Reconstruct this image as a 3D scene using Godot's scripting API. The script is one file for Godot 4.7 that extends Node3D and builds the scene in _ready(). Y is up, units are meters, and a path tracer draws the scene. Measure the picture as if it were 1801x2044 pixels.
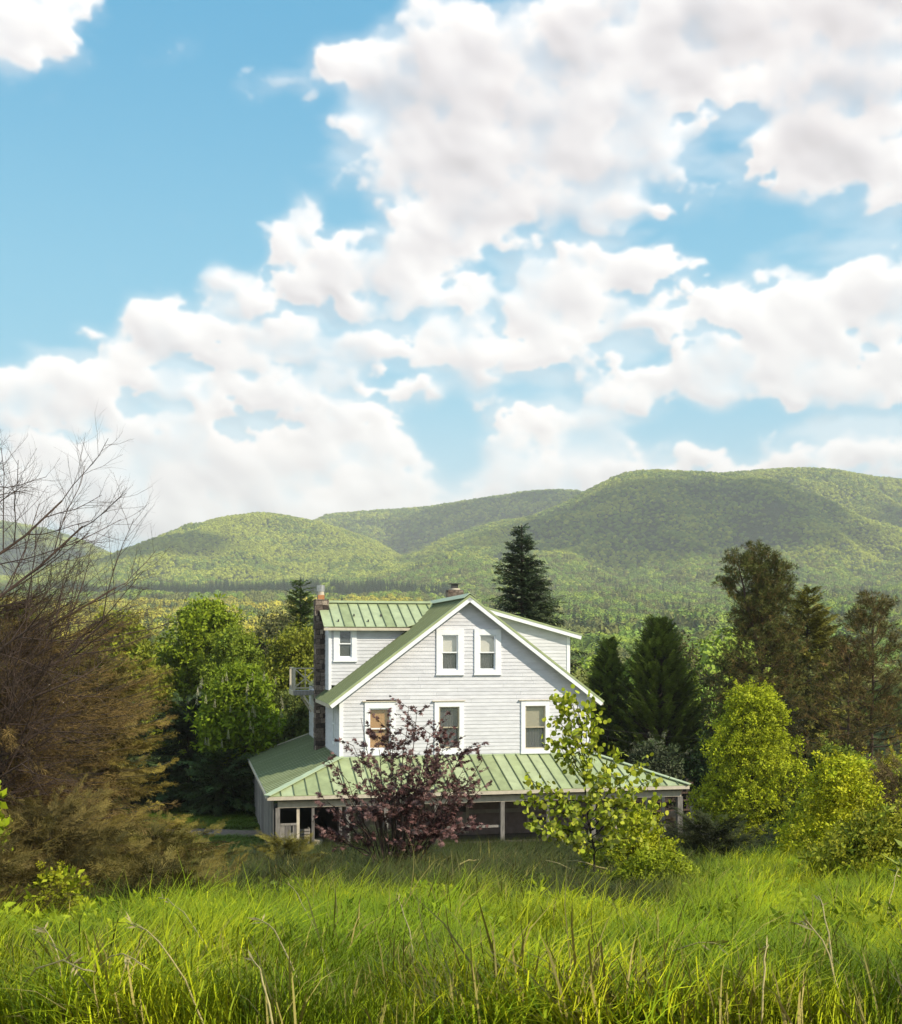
extends Node3D
# A white farmhouse with green metal roofs below a grassy bank, wooded hills behind, cumulus sky.

const F := 2334.0      # focal length of the lens in the units of its frame, 1801 x 2044
const CX := 900.5
const HY := 1292.0     # where the horizon lies in that frame
const EYE := 7.4       # height of the eye; the house stands on the ground at 0
const TURN := 0.21697  # the house is turned this far to the right

const SKY := 0.885      # brightness of sky and clouds at the exposure used

var rng := RandomNumberGenerator.new()
var M := {}
var used_names := {}
var bumps := FastNoiseLite.new()
var patches := FastNoiseLite.new()
var spurs := FastNoiseLite.new()

# ---------------------------------------------------------------- helpers
class MB:
	var v := PackedVector3Array()
	var n := PackedVector3Array()
	var c := PackedColorArray()
	var tint := Color(1, 1, 1)

	func tri(a: Vector3, b: Vector3, d: Vector3, hint: Vector3) -> void:
		var g := (d - a).cross(b - a).normalized()
		if g.dot(hint) < 0.0:
			v.append_array([a, d, b]); g = -g
		else:
			v.append_array([a, b, d])
		n.append_array([g, g, g])
		c.append_array([tint, tint, tint])

	func tri_n(a: Vector3, b: Vector3, d: Vector3, na: Vector3, nb: Vector3, nd: Vector3) -> void:
		var g := (d - a).cross(b - a)
		if g.dot(na + nb + nd) < 0.0:
			v.append_array([a, d, b]); n.append_array([na, nd, nb])
		else:
			v.append_array([a, b, d]); n.append_array([na, nb, nd])
		c.append_array([tint, tint, tint])

	func quad(a: Vector3, b: Vector3, d: Vector3, e: Vector3, hint: Vector3) -> void:
		tri(a, b, d, hint); tri(a, d, e, hint)

	# eight corners: four below (counted round), four above
	func hexa(p: Array) -> void:
		var mid := Vector3.ZERO
		for q in p: mid += q / 8.0
		for f in [[0, 1, 2, 3], [4, 5, 6, 7], [0, 1, 5, 4], [1, 2, 6, 5], [2, 3, 7, 6], [3, 0, 4, 7]]:
			var m: Vector3 = (p[f[0]] + p[f[1]] + p[f[2]] + p[f[3]]) / 4.0
			quad(p[f[0]], p[f[1]], p[f[2]], p[f[3]], m - mid)

	func box(lo: Vector3, hi: Vector3) -> void:
		hexa([Vector3(lo.x, lo.y, lo.z), Vector3(hi.x, lo.y, lo.z), Vector3(hi.x, lo.y, hi.z), Vector3(lo.x, lo.y, hi.z),
			Vector3(lo.x, hi.y, lo.z), Vector3(hi.x, hi.y, lo.z), Vector3(hi.x, hi.y, hi.z), Vector3(lo.x, hi.y, hi.z)])

	# a straight timber from a to b; w across, h along up
	func beam(a: Vector3, b: Vector3, w: float, h: float, up := Vector3.UP) -> void:
		var d := (b - a).normalized()
		var s := d.cross(up).normalized() * w * 0.5
		var u := s.cross(d).normalized() * h * 0.5
		hexa([a - s - u, a + s - u, a + s + u, a - s + u, b - s - u, b + s - u, b + s + u, b - s + u])

	func tube(p: PackedVector3Array, r: PackedFloat32Array, sides: int) -> void:
		var last_ring := PackedVector3Array(); var last_n := PackedVector3Array()
		for i in p.size():
			var d := (p[mini(i + 1, p.size() - 1)] - p[maxi(i - 1, 0)]).normalized()
			var s := d.cross(Vector3.UP if absf(d.y) < 0.9 else Vector3.RIGHT).normalized()
			var u := s.cross(d)
			var ring := PackedVector3Array(); var rn := PackedVector3Array()
			for k in sides:
				var a := TAU * k / sides
				var o := s * cos(a) + u * sin(a)
				ring.append(p[i] + o * r[i]); rn.append(o)
			if i > 0:
				for k in sides:
					var k2 := (k + 1) % sides
					tri_n(last_ring[k], last_ring[k2], ring[k2], last_n[k], last_n[k2], rn[k2])
					tri_n(last_ring[k], ring[k2], ring[k], last_n[k], rn[k2], rn[k])
			last_ring = ring; last_n = rn

	# a leaf blade from p along d, w wide, folded a little; the shading follows the mass it belongs to
	func leaf(p: Vector3, d: Vector3, w: Vector3, out: Vector3, fold := 0.12) -> void:
		var g := d.cross(w).normalized()
		if g.dot(out) < 0.0: g = -g
		var m := p + d * 0.45
		var a := m + w * 0.5 + g * w.length() * fold
		var b := m - w * 0.5 + g * w.length() * fold
		var nn := (g * 0.75 + out * 0.6).normalized()
		tri_n(p, a, p + d, nn, nn, nn)
		tri_n(p, p + d, b, nn, nn, nn)

	func mesh(m: Material = null) -> ArrayMesh:
		var arr := []
		arr.resize(Mesh.ARRAY_MAX)
		arr[Mesh.ARRAY_VERTEX] = v; arr[Mesh.ARRAY_NORMAL] = n; arr[Mesh.ARRAY_COLOR] = c
		var am := ArrayMesh.new()
		am.add_surface_from_arrays(Mesh.PRIMITIVE_TRIANGLES, arr)
		if m: am.surface_set_material(0, m)
		return am


func numbered(called: String) -> String:
	if not used_names.has(called):
		used_names[called] = 0
		return called
	used_names[called] += 1
	return "%s_%03d" % [called, used_names[called]]


func tag(o: Node, label: String, category: String, group := "") -> Node:
	o.set_meta("label", label); o.set_meta("category", category)
	if group: o.set_meta("group", group)
	return o


func thing(called: String, label: String, category: String, at := Vector3.ZERO, turn := 0.0, group := "") -> Node3D:
	var o := Node3D.new(); o.name = numbered(called); add_child(o)
	o.position = at; o.rotation.y = turn
	tag(o, label, category, group)
	return o


func part(called: String, m: Mesh, material: Material, parent: Node, at := Transform3D()) -> MeshInstance3D:
	var o := MeshInstance3D.new()
	o.name = called if parent != self else numbered(called)
	o.mesh = m
	if material: o.material_override = material
	o.transform = at
	parent.add_child(o, true)
	return o


func structure(called: String, m: Mesh, material: Material) -> MeshInstance3D:
	var o := part(called, m, material, self)
	o.set_meta("kind", "structure")
	return o


# many alike copies that nobody would count; tr and col run in step
func mass(called: String, m: Mesh, material: Material, tr: Array[Transform3D], col: PackedColorArray, parent: Node) -> MultiMeshInstance3D:
	var mm := MultiMesh.new()
	mm.transform_format = MultiMesh.TRANSFORM_3D
	mm.use_colors = true
	mm.mesh = m
	mm.instance_count = tr.size()
	for i in tr.size():
		mm.set_instance_transform(i, tr[i])
		mm.set_instance_color(i, col[i])
	var o := MultiMeshInstance3D.new()
	o.name = called if parent != self else numbered(called)
	o.multimesh = mm
	o.material_override = material
	o.set_meta("kind", "stuff")
	parent.add_child(o, true)
	return o


func lin(r: float, g: float, b: float) -> Color:
	return Color(r, g, b).linear_to_srgb()


# a surface of one base colour (linear) with grain and wear between two tones of it
func surface(r: float, g: float, b: float, rough: float, spread := 0.0, scale := 1.0, stretch := Vector3.ONE, bump := 0.0, noise_seed := 1, world := true) -> StandardMaterial3D:
	var m := StandardMaterial3D.new()
	m.roughness = rough
	m.metallic_specular = 0.4
	if spread <= 0.0:
		m.albedo_color = lin(r, g, b)
		return m
	var fn := FastNoiseLite.new(); fn.seed = noise_seed; fn.noise_type = FastNoiseLite.TYPE_SIMPLEX_SMOOTH
	fn.frequency = 0.02; fn.fractal_octaves = 5; fn.fractal_gain = 0.6
	var t := NoiseTexture2D.new(); t.width = 256; t.height = 256; t.seamless = true; t.noise = fn
	var ramp := Gradient.new()
	ramp.offsets = PackedFloat32Array([0.15, 0.5, 0.85])
	ramp.colors = PackedColorArray([lin(r * (1.0 - spread), g * (1.0 - spread), b * (1.0 - spread)), lin(r, g, b), lin(minf(r * (1.0 + spread), .95), minf(g * (1.0 + spread), .95), minf(b * (1.0 + spread), .95))])
	t.color_ramp = ramp
	m.albedo_texture = t
	m.uv1_triplanar = true; m.uv1_world_triplanar = world
	m.uv1_scale = stretch * scale
	if bump > 0.0:
		var h := NoiseTexture2D.new(); h.width = 256; h.height = 256; h.seamless = true; h.noise = fn
		m.heightmap_enabled = true; m.heightmap_texture = h; m.heightmap_scale = bump
	return m


func leafy(back := 0.5, rough := 0.6) -> StandardMaterial3D:
	var m := StandardMaterial3D.new()
	m.vertex_color_use_as_albedo = true
	m.roughness = rough
	m.metallic_specular = 0.3
	m.cull_mode = BaseMaterial3D.CULL_DISABLED
	if back > 0.0:
		m.backlight_enabled = true; m.backlight = Color(back, back, back)
	return m


func shade(c: Color, k: float) -> Color:
	return Color(c.r * k, c.g * k, c.b * k)


func around() -> Vector3:
	var y := rng.randf_range(-1, 1); var a := rng.randf() * TAU; var r := sqrt(1.0 - y * y)
	return Vector3(cos(a) * r, y, sin(a) * r)


# a basis whose z runs along d, rolled by a random angle about it
func along(d: Vector3, size: float, roll := -1.0) -> Basis:
	var z := d.normalized()
	var x := z.cross(Vector3.UP if absf(z.y) < 0.95 else Vector3.RIGHT).normalized()
	var y := z.cross(x).normalized() * -1.0
	if y.y < 0.0: y = -y; x = -x
	x = y.cross(z)
	var b := Basis(x, y, z)
	if roll != 0.0:
		b = b.rotated(z, (rng.randf() * TAU) if roll < 0.0 else rng.randf_range(-roll, roll))
	return b.scaled(Vector3.ONE * size)


func materials() -> void:
	M.siding = [surface(.60, .61, .66, .6, .10, .3, Vector3(1, 3, 1), 0.0, 3), surface(.62, .63, .68, .6, .09, .3, Vector3(1, 3, 1), 0.0, 4), surface(.575, .585, .635, .6, .11, .3, Vector3(1, 3, 1), 0.0, 5)]
	M.trim = surface(.79, .815, .86, .5, .06, .5, Vector3.ONE, 0.0, 6)
	M.trim_old = surface(.52, .47, .38, .6, .15, .6, Vector3.ONE, 0.0, 7)
	M.sash_old = surface(.42, .37, .27, .6, .12, 1.0, Vector3.ONE, 0.0, 8)
	M.roof = [surface(.325, .385, .20, .45, .16, .3, Vector3.ONE, 0.0, 9), surface(.36, .415, .24, .40, .18, .3, Vector3.ONE, 0.0, 10), surface(.28, .33, .17, .52, .22, .3, Vector3.ONE, 0.0, 11)]
	M.seam = surface(.13, .16, .085, .6)
	M.roof_cap = surface(.40, .48, .31, .42, .10, .3, Vector3.ONE, 0.0, 12)
	M.wood_gray = [surface(.19, .18, .17, .85, .35, .8, Vector3(4, .5, 4), .4, 13), surface(.24, .225, .21, .85, .35, .8, Vector3(4, .5, 4), .4, 14), surface(.15, .14, .135, .85, .35, .8, Vector3(4, .5, 4), .4, 15)]
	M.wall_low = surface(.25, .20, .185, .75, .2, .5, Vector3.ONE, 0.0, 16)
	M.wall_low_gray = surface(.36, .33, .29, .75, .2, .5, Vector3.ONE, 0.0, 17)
	M.stone = [surface(.11, .083, .07, .9, .45, 2.0, Vector3.ONE, 1.0, 18), surface(.15, .118, .10, .9, .45, 2.0, Vector3.ONE, 1.0, 19), surface(.20, .16, .135, .9, .4, 2.0, Vector3.ONE, 1.0, 20), surface(.32, .26, .21, .9, .4, 2.0, Vector3.ONE, 1.0, 21), surface(.05, .038, .034, .9, .4, 2.0, Vector3.ONE, 1.0, 22)]
	M.mortar = surface(.03, .024, .022, .95, .3, 2.0, Vector3.ONE, 0.0, 23)
	M.clay = surface(.42, .20, .09, .8, .2, 3.0, Vector3.ONE, 0.0, 24)
	M.steel = surface(.45, .45, .44, .35, .2, 2.0, Vector3.ONE, 0.0, 25); M.steel.metallic = 0.8
	M.dark_metal = surface(.05, .05, .05, .5)
	M.bark = surface(.050, .040, .034, .95, .5, 1.5, Vector3(3, .6, 3), 1.5, 26)
	M.bark_red = surface(.085, .058, .046, .95, .5, 1.5, Vector3(3, .6, 3), 1.0, 27)
	M.log_end = surface(.46, .33, .20, .85, .25, 3.0, Vector3.ONE, 0.0, 28)
	M.log_side = surface(.30, .215, .15, .9, .3, 3.0, Vector3.ONE, 0.0, 29)
	M.dirt = surface(.17, .13, .105, .95, .3, .8, Vector3.ONE, 0.0, 30)
	M.straw = surface(.36, .30, .13, .8, .25, 4.0, Vector3.ONE, 0.0, 31)
	M.black = surface(.018, .018, .018, .45)
	M.room = surface(.10, .09, .08, .9)
	M.shade_tan = surface(.44, .245, .095, .85, .14, 1.2, Vector3(6, 1, 6), 0.0, 32)
	M.shade_white = surface(.60, .58, .52, .85, .06, 1.5, Vector3(6, 1, 6), 0.0, 33)
	M.shade_olive = surface(.36, .33, .24, .85, .08, 1.5, Vector3(6, 1, 6), 0.0, 34)
	M.lace = surface(.06, .06, .065, .9, .85, 9.0, Vector3.ONE, 0.0, 35)
	M.glass = StandardMaterial3D.new(); M.glass.albedo_color = Color(.8, .85, .85, .06); M.glass.roughness = 0.04
	M.glass.transparency = BaseMaterial3D.TRANSPARENCY_ALPHA
	M.leaf = leafy(0.55)
	M.needle = leafy(0.2, .7)
	M.leaf_far = leafy(0.0, .8)
	M.twig = leafy(0.0, .9)
	M.stuffs = surface(.30, .27, .24, .8)
func smooth(a: float, b: float, x: float) -> float:
	var t := clampf((x - a) / (b - a), 0.0, 1.0)
	return t * t * (3.0 - 2.0 * t)


# ---------------------------------------------------------------- sky
# Cloud banks: middle (degrees to the right, degrees up), half width, half height, weight
func cloud_banks() -> Array:
	var px := [
		[30, 50, 120, 95, 1.0], [150, 20, 75, 50, .9], [315, 75, 34, 26, .5], [490, 165, 40, 30, .5], [585, 160, 45, 36, .55], [690, 235, 60, 26, .5],
		[750, 135, 135, 85, 1.0], [880, 70, 110, 100, .85], [960, 180, 240, 150, 1.0], [890, 300, 220, 125, 1.0], [950, 410, 205, 100, 1.0], [1150, 230, 300, 190, 1.0],
		[1215, 412, 110, 45, .95], [1300, 90, 420, 170, 1.0], [1620, 110, 330, 180, 1.0], [1570, 275, 140, 65, 1.0], [1700, 320, 180, 100, 1.0], [1790, 380, 90, 50, .9], [1500, 20, 500, 140, 1.0],
		[585, 460, 52, 75, .85], [650, 530, 120, 75, .95], [470, 572, 90, 50, .9], [760, 565, 250, 70, 1.0], [880, 605, 150, 52, .95], [830, 490, 115, 32, .9], [700, 483, 34, 14, .7],
		[1190, 535, 190, 60, 1.0], [1330, 540, 95, 36, 1.0], [1110, 620, 170, 85, 1.0], [1000, 700, 230, 68, 1.0], [820, 690, 150, 52, .9],
		[410, 680, 200, 72, 1.0], [340, 645, 100, 44, .95], [560, 690, 140, 52, .95], [230, 735, 130, 48, .9], [140, 790, 220, 58, .95], [400, 785, 320, 48, .9], [650, 765, 130, 48, .9], [50, 755, 95, 50, .8], [870, 792, 135, 36, .95],
		[100, 832, 240, 36, .85], [240, 925, 260, 90, 1.0], [430, 880, 115, 78, 1.0], [330, 850, 60, 36, .8], [600, 940, 270, 120, 1.0], [720, 890, 140, 78, 1.0], [430, 1000, 560, 100, 1.0], [680, 852, 120, 42, .8],
		[1100, 930, 160, 110, 1.0], [1030, 870, 75, 55, .95], [1150, 860, 170, 50, .6], [1270, 910, 110, 55, .7],
		[1500, 645, 280, 82, 1.0], [1410, 610, 75, 40, .95], [1700, 625, 170, 105, 1.0], [1780, 560, 100, 70, 1.0], [1650, 745, 270, 70, 1.0], [1300, 690, 150, 62, .9], [1330, 770, 240, 52, 1.0], [1790, 800, 90, 30, .7],
		[1547, 568, 50, 18, .75], [1520, 415, 55, 28, .75], [1680, 450, 45, 20, .75], [1585, 482, 65, 28, .65], [1420, 400, 70, 34, .6], [1375, 457, 65, 22, .6], [1490, 345, 85, 30, .75],
		[1450, 262, 75, 42, -.95], [1400, 330, 60, 40, -.7], [1530, 440, 190, 70, -.6], [835, 640, 75, 26, -.85], [385, 722, 60, 22, -.9], [1235, 690, 85, 40, -.85], [890, 850, 75, 95, -.9], [600, 735, 40, 14, -.7], [310, 812, 60, 28, -.8], [520, 845, 70, 34, -.8], [730, 790, 40, 20, -.6], [1090, 780, 70, 40, -.8], [1000, 640, 40, 26, -.6], [1180, 880, 150, 40, -.3], [1520, 870, 200, 60, -.7], [1740, 700, 40, 26, -.7], [1410, 668, 60, 18, -.6], [930, 560, 60, 20, -.4], [960, 545, 70, 24, -.4], [150, 862, 90, 12, -.5], [560, 560, 24, 16, -.5],
		[1700, 890, 260, 40, .65], [1450, 935, 160, 36, .85], [1650, 925, 260, 40, .9], [1000, 1030, 700, 70, .7]]
	return px


func sky_fill(im: Image, x0: int, y0: int, w: int, h: int, full_w: int, full_h: int, banks: Array, tall: float) -> void:
	# one window of the whole-sky picture, full_w by full_h texels
	var n := w * h
	var cov := PackedFloat32Array(); cov.resize(n)
	var sx := PackedFloat32Array(); sx.resize(n)
	var sy := PackedFloat32Array(); sy.resize(n)
	var wide := FastNoiseLite.new(); wide.seed = 11; wide.noise_type = FastNoiseLite.TYPE_SIMPLEX_SMOOTH; wide.frequency = 0.0016; wide.fractal_octaves = 4
	for j in h:
		var el := PI * (0.5 - (y0 + j + 0.5) / full_h)
		for i in w:
			var az := TAU * ((x0 + i + 0.5) / full_w - 0.5)
			var k := j * w + i
			sx[k] = az * F        # along the horizon and up, in the units of the lens
			sy[k] = tan(clampf(el, -1.2, 1.2)) * F
			if tall < 1.0:
				var d := Vector3(sin(az) * cos(el), sin(el), -cos(az) * cos(el)) * 2300.0
				cov[k] = clampf(0.62 + wide.get_noise_3dv(d) * 1.5 + 0.25 * (1.0 - absf(el) * 2.0), 0.0, 1.0)
	var bend := FastNoiseLite.new(); bend.seed = 31; bend.noise_type = FastNoiseLite.TYPE_SIMPLEX_SMOOTH; bend.frequency = 0.0075; bend.fractal_octaves = 4; bend.fractal_gain = 0.55
	var bx := PackedFloat32Array(); bx.resize(n)
	var by := PackedFloat32Array(); by.resize(n)
	for k in n:
		bx[k] = sx[k] + bend.get_noise_2d(sx[k], sy[k] * 1.5) * 95.0
		by[k] = sy[k] + bend.get_noise_2d(sx[k] + 4000.0, sy[k] * 1.5) * 60.0
	for b in banks:
		# a bank is wanted where the lens sees it: its middle turned into an angle
		var mx: float = atan((b[0] - CX) / F) * F
		var my: float = (HY - b[1]) * cos(mx / F)
		var rx: float = b[2]
		var ry: float = b[3]
		var wgt: float = b[4]
		var i0 := maxi(0, int(((mx - (rx * 1.15 + 60.0)) / F / TAU + 0.5) * full_w) - x0)
		var i1 := mini(w - 1, int(((mx + (rx * 1.15 + 60.0)) / F / TAU + 0.5) * full_w) - x0)
		var j0 := maxi(0, int((0.5 - atan((my + (ry * 1.2 + 40.0)) / F) / PI) * full_h) - y0)
		var j1 := mini(h - 1, int((0.5 - atan((my - (ry * 1.2 + 40.0)) / F) / PI) * full_h) - y0)
		for j in range(j0, j1 + 1):
			for i in range(i0, i1 + 1):
				var k := j * w + i
				var u := (bx[k] - mx) / rx
				var v := (by[k] - my) / ry
				var r2 := u * u + v * v
				if r2 < 1.3:
					var g := (1.0 - r2 / 1.3)
					g = absf(wgt) * minf(1.0, 1.35 * g)
					cov[k] = 1.0 - (1.0 - cov[k]) * (1.0 - g) if wgt > 0.0 else cov[k] * (1.0 - g)
	var puff := FastNoiseLite.new(); puff.seed = 5; puff.noise_type = FastNoiseLite.TYPE_CELLULAR; puff.frequency = 0.016; puff.cellular_return_type = FastNoiseLite.RETURN_DISTANCE; puff.cellular_distance_function = FastNoiseLite.DISTANCE_EUCLIDEAN; puff.cellular_jitter = 0.9
	puff.fractal_type = FastNoiseLite.FRACTAL_FBM; puff.fractal_octaves = 4; puff.fractal_gain = 0.5; puff.fractal_lacunarity = 2.1
	var soft := FastNoiseLite.new(); soft.seed = 8; soft.noise_type = FastNoiseLite.TYPE_SIMPLEX_SMOOTH; soft.frequency = 0.006; soft.fractal_octaves = 6; soft.fractal_gain = 0.5
	var veil := FastNoiseLite.new(); veil.seed = 21; veil.noise_type = FastNoiseLite.TYPE_SIMPLEX_SMOOTH; veil.frequency = 0.003; veil.fractal_octaves = 5
	var den := PackedFloat32Array(); den.resize(n)
	var heads := PackedFloat32Array(); heads.resize(n)
	for k in n:
		var x := sx[k]
		var y := sy[k] * 1.2
		var wx := soft.get_noise_2d(x * 2.0, y * 2.0 + 900.0) * 34.0
		var wy := soft.get_noise_2d(x * 2.0 + 500.0, y * 2.0) * 26.0
		var bil := -puff.get_noise_2d(x + wx, y + wy) - 0.25      # round heads with creases between
		var fb := soft.get_noise_2d(x * 1.3 + 77.0, y * 1.3)
		heads[k] = bil
		den[k] = cov[k] * 1.14 - 0.73 + bil * 0.20 + fb * 0.52
	# light: from above and the right; thick middles are greyer
	var near := box_blur(den, w, h, 2)
	var blur := box_blur(den, w, h, 6)
	var wide_blur := box_blur(blur, w, h, 18)
	for j in h:
		var el := PI * (0.5 - (y0 + j + 0.5) / full_h)
		var t := clampf(sin(el), 0.0, 1.0)
		for i in w:
			var k := j * w + i
			var x := sx[k]
			var fuzz := clampf(veil.get_noise_2d(x * 1.6 + 90.0, sy[k] * 1.6) * 1.5 + 0.25, 0.0, 1.0)
			var a := smooth(-0.17, 0.30 + 0.55 * fuzz, lerpf(den[k], near[k], 0.25 + 0.4 * fuzz))
			var halo := smooth(-0.55, 0.25, blur[k] + 0.25 * veil.get_noise_2d(x * 2.0, sy[k] * 2.5))
			a = 1.0 - (1.0 - a) * (1.0 - halo * (0.26 + 0.34 * fuzz))
			a = maxf(a * (0.985 - 0.05 * fuzz), 0.5 * smooth(0.0, 0.6, veil.get_noise_2d(x * 0.7, sy[k] * 1.8) * 0.9 + wide_blur[k] + 0.2) * (1.0 - 0.75 * t))
			var il := maxi(i - 3, 0); var ir := mini(i + 3, w - 1); var ju := maxi(j - 3, 0); var jd := mini(j + 3, h - 1)
			var il2 := maxi(i - 8, 0); var ir2 := mini(i + 8, w - 1); var ju2 := maxi(j - 8, 0); var jd2 := mini(j + 8, h - 1)
			var fine := (near[jd * w + i] - near[ju * w + i]) + (near[j * w + il] - near[j * w + ir]) * 0.7
			var big := (blur[jd2 * w + i] - blur[ju2 * w + i]) + (blur[j * w + il2] - blur[j * w + ir2]) * 0.6
			var thick := smooth(0.10, 0.58, wide_blur[k] + 0.25 * veil.get_noise_2d(x * 0.9 - 600.0, sy[k] * 1.1)) * smooth(0.10, 0.40, t)
			var shine := 0.94 - 0.24 * thick + clampf(big, -0.5, 0.5) * 0.11 + clampf(fine, -0.4, 0.4) * 0.20
			shine += 0.07 * soft.get_noise_2d(x * 0.45 + 2000.0, sy[k] * 0.6) - 0.06 * smooth(0.2, 0.6, den[k]) * (1.0 - thick)
			shine = clampf(shine, 0.55, 0.99)
			# air: deeper blue up high, pale near the horizon
			var lo := Vector3(.66, .82, .88)
			var mid := Vector3(.22, .535, .72)
			var hi := Vector3(.082, .35, .585)
			var air := lo.lerp(mid, smooth(0.02, 0.26, t)).lerp(hi, smooth(0.18, 0.52, t))
			var dim := 1.0 - smooth(0.62, 0.95, shine)
			var pink := smooth(0.05, 0.5, veil.get_noise_2d(x * 0.6 + 300.0, sy[k] * 0.8 + 700.0))
			var cl := Vector3(1.0, .972 - .018 * dim - .014 * pink, .955 + .02 * dim - .02 * pink) * shine
			var c := air.lerp(cl, a)
			if el < 0.0:
				c = Vector3(.30, .34, .22)
			c *= SKY
			im.set_pixel(x0 + i, y0 + j, Color(c.x, c.y, c.z))


func box_blur(a: PackedFloat32Array, w: int, h: int, r: int) -> PackedFloat32Array:
	var b := PackedFloat32Array(); b.resize(a.size())
	var c := PackedFloat32Array(); c.resize(a.size())
	for j in h:
		var o := j * w
		var s := 0.0
		for i in range(-r, w + r):
			s += a[o + clampi(i, 0, w - 1)]
			if i - 2 * r - 1 >= -r - 1:
				s -= a[o + clampi(i - 2 * r - 1, 0, w - 1)] if i - 2 * r - 1 >= -r else 0.0
			var at := i - r
			if at >= 0 and at < w:
				b[o + at] = s / (2 * r + 1)
	for i in w:
		var s := 0.0
		for j in range(-r, h + r):
			s += b[clampi(j, 0, h - 1) * w + i]
			if j - 2 * r - 1 >= -r:
				s -= b[clampi(j - 2 * r - 1, 0, h - 1) * w + i]
			var at := j - r
			if at >= 0 and at < h:
				c[at * w + i] = s / (2 * r + 1)
	return c


func make_sky() -> Image:
	var banks := cloud_banks()
	var small := Image.create_empty(768, 384, false, Image.FORMAT_RGBF)
	sky_fill(small, 0, 0, 768, 384, 768, 384, [], 0.0)
	var im := small
	im.resize(4096, 2048, Image.INTERPOLATE_BILINEAR)
	var win := Image.create_empty(4096, 2048, false, Image.FORMAT_RGBF)
	var x0 := 2048 - 300; var y0 := 1024 - 400; var w := 600; var h := 410
	sky_fill(win, x0, y0, w, h, 4096, 2048, banks, 1.0)
	# the finer window flows into the rest over a margin of 40 texels
	for j in h:
		for i in w:
			var m := minf(minf(i, w - 1 - i), j) / 40.0
			var c := win.get_pixel(x0 + i, y0 + j)
			if m < 1.0:
				c = im.get_pixel(x0 + i, y0 + j).lerp(c, smooth(0.0, 1.0, m))
			im.set_pixel(x0 + i, y0 + j, c)
	return im



func setting() -> void:
	var cam := Camera3D.new(); cam.name = "camera"
	cam.projection = Camera3D.PROJECTION_FRUSTUM
	cam.near = 0.1; cam.far = 9000.0
	cam.size = 2.0 * cam.near * 1022.0 / F
	cam.frustum_offset = Vector2(0.0, cam.near * (HY - 1022.0) / F)
	cam.position = Vector3(0, EYE, 0)
	add_child(cam); cam.current = true
	var we := WorldEnvironment.new(); we.name = "environment"
	var e := Environment.new()
	e.background_mode = Environment.BG_SKY
	var sky := Sky.new(); var sm := PanoramaSkyMaterial.new()
	sm.panorama = ImageTexture.create_from_image(make_sky())
	sky.sky_material = sm; e.sky = sky
	e.sky_rotation = Vector3(0, PI, 0)
	e.tonemap_mode = Environment.TONE_MAPPER_LINEAR
	e.tonemap_exposure = 1.4
	e.fog_enabled = true; e.fog_density = 0.00017; e.fog_light_color = Color(.98, 1.0, 1.0)
	e.sdfgi_enabled = true; e.ssao_enabled = true; e.ssil_enabled = true
	we.environment = e; add_child(we)
	var sun := DirectionalLight3D.new(); sun.name = "sun"
	sun.light_energy = 1.34; sun.light_color = Color(1.0, .95, .85); sun.light_angular_distance = 0.8; sun.shadow_enabled = true
	add_child(sun)
	sun.look_at_from_position(Vector3(.66, .6, .46) * 50.0, Vector3.ZERO)


# ---------------------------------------------------------------- land
const PROFILE := [[-60, 5.7], [4, 5.6], [6, 5.47], [10, 4.8], [15, 3.98], [22, 2.9], [30, 1.6], [37, .35], [41, 0], [70, -.3], [120, -3], [200, -8], [300, -8], [600, 6], [1000, 34], [1500, 74], [2000, 115], [6500, 210]]

func profile(d: float) -> float:
	for i in range(1, PROFILE.size()):
		if d <= PROFILE[i][0]:
			var a = PROFILE[i - 1]; var b = PROFILE[i]
			return lerpf(a[1], b[1], (d - a[0]) / (b[0] - a[0]))
	return PROFILE[-1][1]


func land(x: float, d: float) -> float:
	# height of the ground at x to the right and d ahead
	var y := profile(d)
	if d < 36.0 and d > 6.0:
		y += bumps.get_noise_2d(x * 6.0, d * 6.0) * 0.16 * smooth(6.0, 10.0, d) * (1.0 - smooth(30.0, 36.0, d))
		y += 0.9 * smooth(3.0, 12.0, x) * smooth(8.0, 14.0, d) * (1.0 - smooth(22.0, 34.0, d))
	if d > 110.0:
		y += bumps.get_noise_2d(x * 0.12, d * 0.12) * minf(14.0, (d - 110.0) * 0.02)
	return y


# Hills: a crest (x, height) at a distance, and how far it falls off to the front
const HILLS := [
	{"d": 2400.0, "front": 880.0, "crest": [[-420, 92], [-268, 120], [-165, 158], [-72, 190], [0, 229], [102, 258], [164, 268], [236, 299], [308, 338], [349, 355], [411, 362], [493, 358], [596, 348], [665, 318], [740, 283], [822, 247], [926, 206], [1079, 165], [1400, 110]]},
	{"d": 2750.0, "front": 800.0, "crest": [[300, 300], [500, 372], [624, 406], [694, 413], [786, 418], [856, 417], [948, 403], [1042, 393], [1272, 378], [1700, 300]]},
	{"d": 2500.0, "front": 800.0, "crest": [[-1000, 100], [-772, 148], [-707, 182], [-643, 206], [-579, 236], [-504, 268], [-407, 286], [-354, 281], [-279, 266], [-215, 247], [-150, 222], [-90, 185], [-20, 150], [120, 120]]},
	{"d": 3300.0, "front": 950.0, "crest": [[-700, 250], [-482, 300], [-368, 352], [-340, 370], [-199, 382], [-71, 392], [70, 414], [211, 436], [282, 441], [353, 436], [565, 400], [900, 330]]},
	{"d": 3600.0, "front": 900.0, "crest": [[-2200, 330], [-1543, 358], [-1389, 388], [-1234, 362], [-1111, 320], [-1011, 270], [-926, 232], [-700, 200]]}]

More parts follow.
